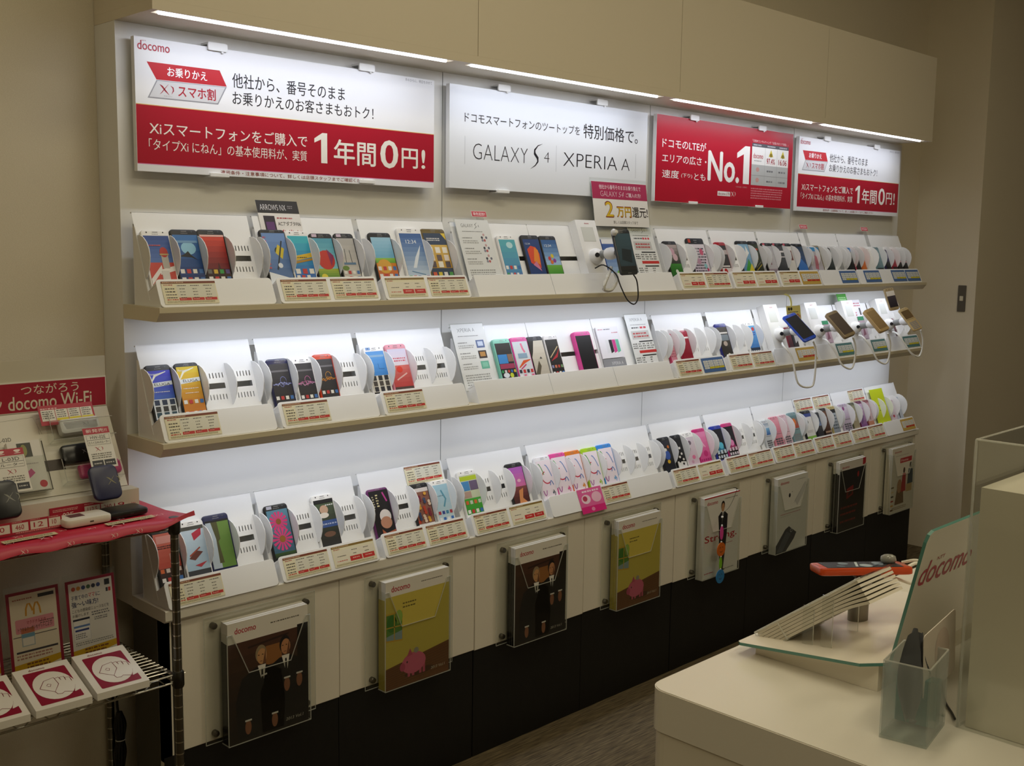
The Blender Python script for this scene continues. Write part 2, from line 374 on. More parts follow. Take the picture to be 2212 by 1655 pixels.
o, mb, a, w, h = sign('hanging_sign', 'all-red sign with large white No.1 and a small comparison table', 1.785, 2.614, 1.561, 1.837, RED,
                      [(1.984, 1.8405, 1), (2.396, 1.8405, 1), (1.991, 1.5625, 0), (2.396, 1.5635, 0)])
B = lambda x: x - 1.785; V = lambda z: z - 1.561; C = '#f4f2ee'
a.text('ドコモのLTEが', B(1.817), V(1.735), B(2.060), V(1.764), C, .02, 1); a.text('エリアの広さ・', B(1.818), V(1.687), B(2.064), V(1.715), C, .02, 1)
a.text('速度', B(1.82), V(1.6375), B(1.911), V(1.664), C, .02, 1); a.text('(下り)', B(1.924), V(1.6415), B(1.985), V(1.6565), C, .01, 1); a.text('とも', B(1.997), V(1.638), B(2.061), V(1.661), C, .02, 1)
a.text('No.', B(2.073), V(1.639), B(2.264), V(1.742), C, .06, 1); a.one(B(2.247), V(1.639), B(2.327), V(1.771), C, 1)
a.text('「日経BPコンサルティング「全国LTEエリア調査」」', B(2.341), V(1.7895), B(2.58), V(1.7985), '#f0d9d9', 0, 1)
a.rect(B(2.34), V(1.7735), B(2.584), V(1.786), '#55565c', 1); a.rect(B(2.34), V(1.711), B(2.584), V(1.7735), '#eeedea', 1); a.rect(B(2.34), V(1.638), B(2.584), V(1.711), '#b9bab8', 1)
for x in (2.425, 2.506): a.rect(B(x), V(1.638), B(x) + .001, V(1.7735), '#9a9a98', 2)
a.rect(B(2.34), V(1.6725), B(2.584), V(1.6735), '#8f8f8e', 2)
for x in (2.348, 2.44, 2.52): a.greek(B(x), V(1.7755), B(x) + .055, V(1.784), '#c9c9cc', 1, .9, 2)
docomo(a, B(2.349), V(1.733), B(2.413), V(1.751), l=2); a.greek(B(2.356), V(1.722), B(2.408), V(1.727), '#7a7a7a', 1, .9, 2)
for x, t in ((2.465, '97.4%'), (2.545, '16.06')):
    a.text(t, B(x) - .028, V(1.717), B(x) + .028, V(1.737), '#a3142d', .03, 2)
    a.poly([(B(x), V(1.769)), (B(x) - .015, V(1.7435)), (B(x) + .015, V(1.7435))], '#d4c23a', 2); a.ell(B(x), V(1.749), .009, .007, '#8d7a1f', 3)
for z in (1.69, 1.653):
    a.ell(B(2.38), V(z + .004), .011, .008, '#c99a93', 2)
    for x in (2.44, 2.52): a.greek(B(x), V(z - .005), B(x) + .045, V(z + .007), '#77777a', 1, .9, 2)
a.text('※日本全国・主要都市', B(2.245), V(1.6245), B(2.318), V(1.630), '#d58f96', 0, 1)
a.rect(B(2.136), V(1.592), B(2.213), V(1.6075), '#f2f0ee', 1); a.text('docomo LTE', B(2.140), V(1.5955), B(2.209), V(1.604), '#8d1a2a', .02, 2); a.xi(B(2.219), V(1.592), .018, C, 1)
a.greek(B(2.342), V(1.588), B(2.58), V(1.630), '#d9838c', 5, .85, 1)
mb.build('board', o)

# ================================================================== phone trays
TH = math.atan(.3875); CS, SN = math.cos(TH), math.sin(TH)
ROWN = {1: 'top shelf', 2: 'middle shelf', 3: 'worktop'}; ZR = {1: Z1, 2: Z2, 3: Z3}
def plate_T(row, x, s, off):
    """frame lying on the leaning plate of a tray: local x along the wall, y up the plate, z out of it"""
    return frame((x, -.033 - s * SN - off * CS, ZR[row] + .195 - s * CS + off * SN), (1, 0, 0), (0, SN, CS))
def lip_T(row, x):
    return frame((x, -.1545, ZR[row] + .0005), (1, 0, 0), (0, .025, .0565))
PL = .195 / CS
TRAYS = {}
def make_tray(row, key, x0, x1, label, fins, gaps, plain=False, slit=None):
    o = empty('phone_tray', label, 'tray', at(x0, 0, ZR[row]), 'white phone trays on the %s' % ROWN[row])
    w = x1 - x0; b = MB(); P = frame((0, -.033, .195), (1, 0, 0), (0, SN, CS))  # y = -s
    holes = []
    for ga, gb in gaps:
        ga -= x0; gb -= x0
        holes.append((ga + .011, -.110, gb - .009, -.097))
        n = max(3, int((gb - ga - .014) / .0075))
        for k in range(n):
            xx = ga + .010 + (gb - ga - .022) * k / (n - 1)
            holes += [(xx, -.0855, xx + .0022, -.0735), (xx, -.135, xx + .0022, -.123)]
    if slit: holes += [(s0 - x0, -.110, s1 - x0, -.097) for s0, s1 in slit]
    xb = sorted({0, w, *[h[0] for h in holes], *[h[2] for h in holes]}); yb = [0, -.0735, -.0855, -.097, -.110, -.123, -.135, -PL + .012]
    for i in range(len(xb) - 1):
        if xb[i + 1] - xb[i] < 1e-6: continue
        run = None
        for j in range(7):
            cx, cy = (xb[i] + xb[i + 1]) / 2, (yb[j] + yb[j + 1]) / 2
            hole = any(h[0] < cx < h[2] and h[1] < cy < h[3] for h in holes)
            if hole:
                if run is not None: b.add([(xb[i], yb[j], 0), (xb[i + 1], yb[j], 0), (xb[i + 1], run, 0), (xb[i], run, 0)], [(0, 1, 2, 3)], TRAYW, P); run = None
            elif run is None: run = yb[j]
        b.add([(xb[i], yb[7], 0), (xb[i + 1], yb[7], 0), (xb[i + 1], run, 0), (xb[i], run, 0)], [(0, 1, 2, 3)], TRAYW, P)
    # top hem, sides, back and trough
    b.box((0, -.001, -.006), (w, .0005, .0), TRAYW, P)
    side = [(-.037, .0004), (-.153, .0004), (-.129, .05), (-.0985, .031), (-.0455, .165), (-.037, .165)]
    for xx in (.0008, w - .0008): b.add([(xx, y, z) for y, z in side], [tuple(range(6))], TRAYW)
    b.add([(0, -.037, 0.0004), (w, -.037, 0.0004), (w, -.037, .17), (0, -.037, .17)], [(0, 1, 2, 3)], TRAYW)
    b.add([(0, -.1, .031), (w, -.1, .031), (w, -.129, .044), (0, -.129, .044)], [(0, 1, 2, 3)], TRAYW)
    b.box((0, -.15, .0003), (w, -.037, .0012), TRAYW)
    b.build('tray_body', o)
    r = .0015 if plain else .009
    lip = MB().slab(rrect(0, 0, w, .0615, r), -.0028, 0, .0006, TRAYW)
    lo = lip.build('lip', o, lip_T(row, x0) if False else frame((0, -.1545, .0005), (1, 0, 0), (0, .025, .0565)))
    for fx in fins:
        arc = [(s_, d) for s_, d in [(.052, 0), (.056, .012), (.066, .024), (.08, .033), (.096, .037), (.112, .035), (.126, .028), (.138, .018), (.147, .006), (.149, 0)]]
        # crescent standing on the plate, in the plane across the wall
        F = frame((fx - x0, -.033, .195), (0, -SN, -CS), (0, -CS, SN))
        MB().prism(arc, -.0008, .0008, '#ebebea/.4', F).build('divider', o)
    TRAYS[(row, key)] = (o, x0, x1)
    return o
ORD = ['leftmost', 'second', 'third', 'fourth', 'fifth', 'sixth', 'seventh', 'eighth', 'ninth', 'tenth', 'eleventh']
TX = {1: [(0, .276), (.288, .569), (.585, .867), (.893, 1.1865), (1.1885, 1.752), (1.782, 2.066), (2.08, 2.363), (2.376, 2.661), (2.668, 2.95), (2.957, 3.498)],
      2: [(0, .274), (.288, .566), (.581, .861), (.897, 1.187), (1.1885, 1.472), (1.474, 1.753), (1.777, 2.055), (2.079, 2.362), (2.372, 2.66), (2.669, 2.95), (2.955, 3.23), (3.238, 3.528)],
      3: [(0, .272), (.284, .564), (.583, .867), (.888, 1.174), (1.196, 1.766), (1.782, 2.068), (2.088, 2.383), (2.39, 2.676), (2.684, 2.966), (2.974, 3.254), (3.262, 3.534)]}
TXN = {1: {4: 'wide plain white phone tray with a demo stand, under the pale silvery sign'}, 2: {}, 3: {}}

# ================================================================== phones
def draw(a, x0, y0, w, h, spec):
    X = lambda u: x0 + u * w; Y = lambda v: y0 + v * h
    for k, it in enumerate(spec):
        t, l = it[0], 1 + k * .5
        if t == 'g': a.bands(X(0), Y(it[1]), X(1), Y(it[2]), it[3], it[4], it[5] if len(it) > 5 else 6, l)
        elif t == 'r': a.rect(X(it[1]), Y(it[2]), X(it[3]), Y(it[4]), it[5], l)
        elif t == 'e': a.ell(X(it[1]), Y(it[2]), it[3] * w, it[4] * w, it[5], l)
        elif t == 'p': a.poly([(X(p), Y(q)) for p, q in it[1]], it[2], l)
        elif t == 's': a.stroke([(X(p), Y(q)) for p, q in it[1]], [q * w for q in it[2]] if isinstance(it[2], list) else it[2] * w, it[3], l)
        elif t == 't': a.text(it[1], X(it[2]), Y(it[3]), X(it[4]), Y(it[5]), it[6], .01, l)
        elif t == 'k': a.greek(X(it[1]), Y(it[2]), X(it[3]), Y(it[4]), it[5], it[6] if len(it) > 6 else 1, .9, l)
        elif t == 'i':
            n = it[2]
            for j in range(n):
                u = (j + .5) / n; a.rect(X(u - .33 / n), Y(it[1]) - .33 / n * w, X(u + .33 / n), Y(it[1]) + .33 / n * w, it[3][j % len(it[3])], l)
        elif t == 'f':  # flower
            for j in range(14):
                q = 2 * math.pi * j / 14; a.stroke([(X(it[1]), Y(it[2])), (X(it[1]) + it[3] * w * math.cos(q), Y(it[2]) + it[3] * w * math.sin(q))], [.03 * w, .12 * w], it[4], l)
            a.ell(X(it[1]), Y(it[2]), it[3] * .3 * w, it[3] * .3 * w, it[5], l + .4)
        elif t == 'w':  # squiggly wave
            rr = random.Random(it[1]); y = it[2]
            for q in range(3):
                a.stroke([(X(j / 11), Y(y + rr.uniform(-.06, .06) * math.sin(math.pi * j / 11))) for j in range(12)], .02 * w, it[3 + q % 2], l)
            a.stroke([(X(.6) + .16 * w * math.cos(j * .5), Y(y + .07) + .2 * w * math.sin(j * .5)) for j in range(13)], .018 * w, it[3], l)
IC = ['#e9e6e0', '#c23b3b', '#e8e5da', '#3d6fb0', '#e3e0d4']
PHL = []
def phone(row, xc, w, s, label, body, spec, L=.134, scr=None, top='', logo=None, trim=None, flip=False, cat='phone', T=None, thick=.0085, glossy=True):
    """a display phone: body with rounded rim, screen print, earpiece; scr = margins (side, bottom, top)"""
    if T is None: PHL.append((row, xc, w))
    T = T or plate_T(row, xc, s + L + .0035, .0012)
    o = empty('flip_phone' if flip else 'smartphone', label, cat, T, 'display phones on the %s' % ROWN.get(row, row))
    sd, bt, tp = scr or (.0035, .012, .013)
    r = .008 if w > .05 else .006
    mb = MB().slab(rrect(-w / 2, 0, w / 2, L, r), 0, thick, .0022, trim or body)
    a = Art(mb, None, thick - .0001)
    a.poly(rrect(-w / 2 + .0022, .0022, w / 2 - .0022, L - .0022, r - .0015), body + '/.2', .3)
    dark = sum(lin(body)[:3]) < .9
    fg = '#8a8a8a' if dark else '#55555a'
    a.rect(-w * .1, L - tp * .42, w * .1, L - tp * .32, fg, 1); a.ell(w * .28, L - tp * .42, .0016, .0016, '#20242c' if not dark else '#4a5058', 1, 8)
    if not dark: a.ell(-w * .3, L - tp * .42, .0018, .0018, '#2a2c30', 1, 8)
    if logo: a.rect(-w / 2 + .006, L - tp * .75, -w / 2 + .02, L - tp * .18, logo, 1)
    a.greek(-.008, L - tp * .8, .008, L - tp * .6, fg, 1, .9, 1); a.greek(-.007, bt * .3, .007, bt * .5, fg, 1, .9, 1)
    if flip:
        a.rect(-w / 2 + .003, L * .485, w / 2 - .003, L * .495, '#2a2a2c', 1)
        for ky in range(5):
            for kx in range(3): a.rect(-w / 2 + .006 + kx * (w - .012) / 3, L * (.06 + .065 * ky), -w / 2 + .006 + (kx + .86) * (w - .012) / 3, L * (.105 + .065 * ky), fg, 1)
        bt = L * .53
    mb.build('body', o, None, 40)
    sb = MB(); sa = Art(sb, None, thick); x0, y0, sw, sh = -w / 2 + sd, bt, w - 2 * sd, L - bt - tp
    sa.rect(x0, y0, x0 + sw, y0 + sh, '#0c0c10/.15', 1.2); sa.z = thick + DZ * 1.2
    draw(sa, x0, y0, sw, sh, spec); sb.build('screen', o)
    return o
K, KK = '#121215', '#1b1c20'
WH = '#eceae6'
def ph_group(row, items):
    for it in items: phone(row, *it[:6], **(it[6] if len(it) > 6 else {}))
SKY = ('g', 0, 1, '#7fa6d8', '#2d5a9e')
swirl = lambda c: [('r', 0, 0, 1, 1, '#ecdfe6')] + [('s', [(.5 + .32 * math.cos(j * .45) , .55 + .16 * math.sin(j * .45)) for j in range(4, 13)], .06, '#c5304a'), ('s', [(.1 + .05 * j, .93 - .012 * j * j) for j in range(6)], .05, '#5aa05a'), ('s', [(.55 + .08 * j, .88 - .02 * j * j) for j in range(5)], .05, '#6d8fc8'),
    ('s', [(.62 + .06 * j, .33 + .03 * j * (4 - j)) for j in range(5)], .05, '#4d78b8'), ('s', [(.05 + .06 * j, .22 - .035 * j * (4 - j)) for j in range(5)], .05, '#a85aa0'), ('s', [(.75, .2), (.85, .12), (.8, .05)], .05, c), ('e', .72, .13, .06, .06, c)]
ph_group(1, [
 (.038, .064, .040, 'white phone with a red striped lighthouse screen, leftmost phone of the top shelf', WH, [('g', .45, 1, '#5577b8', '#2a4a90'), ('r', 0, 0, 1, .45, '#c8463c'), ('p', [(0, 0), (.5, .3), (.5, .4), (0, .12)], '#e8e4e0'), ('p', [(.4, .3), (1, .38), (1, .28), (.4, .2)], '#ece8e4'), ('r', .55, .33, .82, .62, '#b9b4ac'), ('e', .68, .66, .16, .2, '#b8332c'), ('r', .5, .6, .86, .63, '#b8a36a'), ('r', .45, .05, .75, .28, '#d8d4d0'), ('k', .1, .78, .6, .82, '#d05a5a')]),
 (.105, .065, .037, 'black phone with a leaping dolphin on deep blue screen', K, [('g', 0, 1, '#0d2a66', '#3b78b8'), ('e', .55, .72, .3, .25, '#8fc4dd'), ('p', [(.12, .55), (.35, .6), (.5, .66), (.6, .58), (.85, .47), (.6, .53), (.35, .54)], '#10151c'), ('r', .05, .83, .95, .88, '#6f9ac0'), ('i', .24, 4, IC), ('i', .07, 4, IC)]),
 (.169, .065, .036, 'black phone with a red evening sky screen on the top shelf', K, [('g', .28, 1, '#6d1420', '#d8402a'), ('g', 0, .28, '#1c0c0e', '#401318'), ('p', [(.5, .28), (.56, .42), (.62, .28)], '#451018'), ('r', 0, .96, 1, 1, '#e9b8b0'), ('i', .22, 4, ['#6a6a66', '#d8b23a', '#3a9a4a', '#5a4a8a']), ('i', .07, 4, IC)]),
 (.327, .068, .033, 'tall black phone with a snowboarder on blue sky screen', K, [('g', 0, 1, '#4d6a98', '#6f93c8'), ('e', .55, .66, .12, .14, '#2e3a30'), ('p', [(.45, .62), (.7, .5), (.85, .7), (.6, .78)], '#d8c23a'), ('s', [(.4, .3), (.8, .85)], .06, '#20303c'), ('e', .55, .38, .1, .1, '#dfe4ea'), ('p', [(0, 0), (1, 0), (1, .12), (0, .26)], '#e8ecef'), ('k', .03, .3, .15, .95, '#b85a6a', 9)], dict(scr=(.003, .004, .009), L=.14)),
 (.393, .063, .035, 'white phone with a yellow tape across a cyan screen', WH, [('g', 0, 1, '#2d66b8', '#36b6c0'), ('p', [(0, .42), (1, .52), (1, .62), (0, .53)], '#d8b22e'), ('k', .2, .49, .8, .53, '#3a3420'), ('p', [(0, .36), (1, .45), (1, .5), (0, .41)], '#b08428'), ('i', .2, 3, IC), ('i', .07, 4, IC)]),
 (.460, .065, .040, 'black phone with a red balloon over green field screen', K, [('g', .3, 1, '#8cc8cf', '#4a98b0'), ('g', 0, .3, '#3c7a2a', '#a8b83a'), ('e', .5, .5, .42, .42, '#c23028'), ('p', [(.6, .75), (.9, .6), (.7, .35)], '#8a2a58'), ('e', .25, .12, .15, .12, '#e0d23c')], dict(logo='#c8b4c4')),
 (.527, .057, .039, 'black phone with two lamps on a pale grey screen', K, [('g', 0, 1, '#cfc9c0', '#aba9a4'), ('s', [(.3, .4), (.35, .75)], .03, '#33363a'), ('s', [(.65, .4), (.62, .72)], .03, '#33363a'), ('r', .15, .38, .85, .43, '#5a7a98'), ('e', .2, .3, .2, .12, '#6a8a3a'), ('i', .2, 4, IC), ('i', .07, 4, IC)], dict(logo='#c8b4c4')),
 (.638, .069, .035, 'black rounded phone with an orange and green meadow screen', K, [('g', .5, 1, '#6fb0d0', '#9cc8e0'), ('g', .38, .5, '#68a83a', '#9ac84a'), ('g', 0, .38, '#c8552a', '#d88a2a'), ('e', .4, .3, .35, .3, '#dca43a'), ('i', .25, 4, IC), ('i', .07, 4, IC)]),
 (.737, .080, .020, 'extra large white phone showing 12:34 over a white feather', WH, [('g', 0, 1, '#cfdde8', '#335c9c', 10), ('t', '12:34', .22, .78, .7, .86, '#e8eef4'), ('p', [(.3, .25), (.5, .48), (.85, .75), (.72, .55), (.45, .25)], '#dfe6ee'), ('s', [(.2, .18), (.8, .1)], .03, '#5a88b0'), ('i', .05, 5, ['#3a9a5a', '#c84a3a', '#3a6ab0', '#d8d8d8', '#7a4aa0'])], dict(L=.15, scr=(.004, .01, .016))),
 (.818, .081, .021, 'extra large black phone with a yellow and blue app grid', K, [('r', 0, 0, 1, 1, '#2d3f5a'), ('g', .22, .74, '#c89a3a', '#d8b45a'), ('p', [(.8, 1), (1, 1), (1, .85)], '#e0c23a'), ('k', .1, .82, .7, .9, '#e8e8e8', 2), ('i', .62, 3, ['#efe9dc']), ('i', .45, 3, ['#e8dcd0', '#6a5a58']), ('i', .3, 3, ['#584a50', '#efe9dc']), ('i', .08, 4, ['#d85a3a', '#d8c23a', '#e8e4e0', '#4a9a4a'])], dict(L=.148, trim='#6b5a2c/.3')),
 (1.081, .069, .035, 'white phone with a cyan to blue blurred screen beside the tall info card', WH, [('g', 0, 1, '#4a86b8', '#58b0b8'), ('e', .6, .85, .2, .15, '#b8dde0'), ('i', .25, 4, IC), ('i', .07, 5, ['#4a9a5a', '#d8d8d4', '#c8443a', '#e8e8e8', '#5a7ab0'])]),
 (1.177, .072, .033, 'dark phone with an orange feather fan screen', KK, [('g', 0, 1, '#14356e', '#24427c'), ('p', [(.2, .35), (.15, .72), (.4, .82), (.7, .78), (.85, .6), (.75, .2)], '#d8482a'), ('p', [(.4, .4), (.6, .78), (.8, .7), (.75, .3)], '#e88a2a'), ('p', [(.3, .3), (.75, .12), (.55, .4)], '#d07a9a'), ('t', '12:34', .1, .85, .4, .9, '#cfd8e4')]),
 (1.250, .069, .034, 'dark phone with coloured flowers over a green lawn screen', KK, [('g', .3, 1, '#a8c8e8', '#2a568f'), ('g', 0, .3, '#3a8a2a', '#6fb03a'), ('e', .3, .48, .1, .1, '#c83a3a'), ('e', .5, .55, .1, .1, '#d8c23a'), ('e', .6, .42, .1, .1, '#8a3a9a'), ('e', .4, .38, .1, .1, '#d8702a'), ('t', '12:34', .15, .8, .6, .87, '#e0e8f0')]),
 (1.828, .070, .043, 'black phone with pink blossoms and a green bamboo screen', K, [('g', .4, 1, '#2a3028', '#b8a8a8'), ('e', .5, .78, .2, .2, '#c8a0b0'), ('e', .65, .6, .2, .2, '#d0b0ba'), ('g', 0, .4, '#1f5a1c', '#3f8a34'), ('e', .5, .15, .12, .12, '#dce4d8')]),
 (1.973, .094, .031, 'very wide black phone with a busy white newspaper-like screen', K, [('g', 0, 1, '#c8bcd0', '#dcd6dc'), ('k', .05, .1, .95, .9, '#4a4450', 9), ('e', .7, .75, .12, .14, '#c85a7a'), ('e', .4, .45, .14, .12, '#b890a8'), ('e', .75, .3, .1, .1, '#8ac0c8'), ('e', .85, .18, .06, .06, '#c83a6a')], dict(scr=(.004, .01, .022), L=.142, logo='#b8402a')),
 (2.114, .062, .043, 'black phone with red side rim and a white film strip screen', K, [('r', 0, 0, 1, 1, '#3a3a3c'), ('r', 0, .7, 1, .85, '#b8aeae'), ('r', 0, 0, 1, .25, '#dcd4d4'), ('e', .35, .14, .18, .18, '#b8282a'), ('r', .1, .28, .9, .33, '#d8d4d4')], dict(trim='#a81c2a/.3')),
 (2.251, .072, .037, 'black phone with a blue, green and yellow paint screen', K, [('g', 0, 1, '#5a8ab0', '#8ab4d0'), ('p', [(.3, 0), (.9, .35), (1, .1), (1, 0)], '#d8c83a'), ('p', [(.2, .1), (.7, .5), (.8, .3), (.4, 0)], '#3f9a3a'), ('p', [(.5, .5), (.7, .95), (.9, .7)], '#e8e8e6')]),
 (2.320, .057, .037, 'black phone with a night road of yellow streaks screen', K, [('g', 0, 1, '#24281c', '#3a4436'), ('r', .1, .8, .9, .86, '#b8402a'), ('e', .6, .68, .15, .12, '#6f9a3a'), ('s', [(.1, .1), (.9, .3)], .05, '#b8a83a'), ('s', [(.1, .2), (.9, .4)], .04, '#8a8a6a'), ('e', .55, .5, .1, .08, '#d8d8b0')]),
 (2.408, .066, .043, 'black phone with a pale screen and pink tag, first of three alike', K, [('g', 0, 1, '#c4c0c8', '#b4b4ba'), ('e', .5, .65, .16, .2, '#5a5058'), ('g', 0, .2, '#6a5a68', '#a89aa4'), ('r', .3, .35, .5, .5, '#8a5a6a')], dict(logo='#c85a6a')),
 (2.477, .071, .043, 'black phone with a plain dark app screen and pink tag, middle of three alike', K, [('g', 0, 1, '#34363c', '#4a4c52'), ('r', 0, .78, 1, .84, '#d8d6d8'), ('r', 0, .6, 1, .64, '#c8c6c8'), ('i', .1, 5, ['#a8a49c'])], dict(logo='#c85a6a')),
 (2.543, .061, .043, 'black phone with a red photo on its screen and pink tag, last of three alike', K, [('r', 0, 0, 1, 1, '#d8d6d2'), ('r', .1, .5, .9, .85, '#6a3a3c'), ('e', .5, .66, .2, .15, '#b86a5a'), ('r', 0, .0, 1, .12, '#b8bac0')], dict(logo='#c85a6a')),
 (2.616, .075, .044, 'rounded black phone with a blue wave screen beside the blue headed box', K, [('g', 0, 1, '#2a5aa8', '#2c3c50'), ('p', [(0, .2), (.5, .6), (1, .3), (1, 0), (0, 0)], '#3a74c0'), ('i', .1, 4, ['#7fa0c8'])]),
])
ph_group(1, [
 (2.748, .057, .050, 'olive beige flip phone standing behind the blue headed box', '#8d8468', [('r', 0, 0, 1, 1, '#6f684f')], dict(flip=True, L=.14)),
 (2.831, .053, .058, 'closed black phone between two white dividers, right of the blue headed box', K, [('g', 0, 1, '#20282a', '#3a4446')], dict(L=.125)),
 (2.910, .037, .061, 'narrow silver phone at the end of its tray on the top shelf', '#b9b9b6', [('g', 0, 1, '#8f9090', '#a8a8a8')], dict(L=.12)),
 (3.012, .034, .061, 'bright pink phone partly behind a black one, top shelf', '#d8526e', [('r', 0, 0, 1, 1, '#c8405e')], dict(L=.12)),
 (3.044, .046, .061, 'black phone with small gold emblem beside the bright pink phone', K, [('r', 0, 0, 1, 1, '#22201f'), ('e', .4, .85, .18, .18, '#b89a4a'), ('e', .55, .83, .12, .12, '#b83a3a')], dict(L=.12)),
 (3.093, .042, .061, 'orange phone with red top near the corner end of the top shelf', '#d06428', [('g', 0, .8, '#c8742a', '#d8682a'), ('r', 0, .8, 1, 1, '#b8242c')], dict(L=.12)),
 (3.157, .066, .059, 'plain white phone with a dark ring near its top, top shelf', WH, [('r', 0, 0, 1, 1, '#e6e4de'), ('e', .5, .8, .13, .13, '#55606a'), ('e', .5, .8, .08, .08, '#e6e4de')], dict(L=.122)),
 (3.228, .069, .053, 'large teal grey phone near the corner end of the top shelf', '#6f8a90', [('g', 0, 1, '#5f7c84', '#7f9aa0'), ('r', .1, .12, .9, .22, '#22282c')], dict(L=.126)),
 (3.305, .047, .063, 'dark violet and black phone, fourth from the corner end of the top shelf', '#2c2450', [('g', 0, .55, '#131317', '#17171c'), ('g', .55, 1, '#2a2450', '#4a3c80'), ('e', .6, .72, .12, .12, '#b8b8c8')], dict(L=.118)),
 (3.361, .045, .062, 'dark red phone, third from the corner end of the top shelf', '#a02038', [('g', .3, 1, '#a8243c', '#8a1c34'), ('g', 0, .3, '#20141a', '#301820')], dict(L=.118)),
 (3.413, .042, .063, 'black phone with a pink band, next to last at the corner end', K, [('r', 0, 0, 1, 1, '#19161a'), ('r', 0, .52, 1, .6, '#d8a0b0'), ('e', .6, .8, .12, .12, '#e8e4e4')], dict(L=.118)),
 (3.464, .042, .063, 'black phone with red and pink bands, nearest the corner on the top shelf', K, [('r', 0, 0, 1, 1, '#17151a'), ('r', 0, .5, 1, .58, '#d8a8b4'), ('r', 0, .7, 1, .76, '#b82a3a'), ('e', .6, .85, .1, .1, '#e8e4e4')], dict(L=.118)),
])
ELU = lambda c0, c1, icons: [('g', 0, 1, c1, c0, 8), ('s', [(0, .7), (.3, .9), (.8, .97)], [.02, .1, .03], '#e8e8d8'), ('p', [(.08, .66), (1, .70), (1, .78), (.08, .75)], '#dfe6ea'), ('t', 'ELUGA', .2, .69, .9, .745, '#3a3c40'), ('t', 'Panasonic', .06, .91, .5, .95, '#f0f0f0'), ('k', .15, .55, .9, .58, '#e6e6e6')] + icons
WV = lambda sd, c, c2: [('g', 0, 1, '#26242a', '#3a383c'), ('r', .04, .82, .96, .86, '#6a686c'), ('w', sd, .55, c, c2), ('i', .25, 4, IC), ('i', .08, 4, IC)]
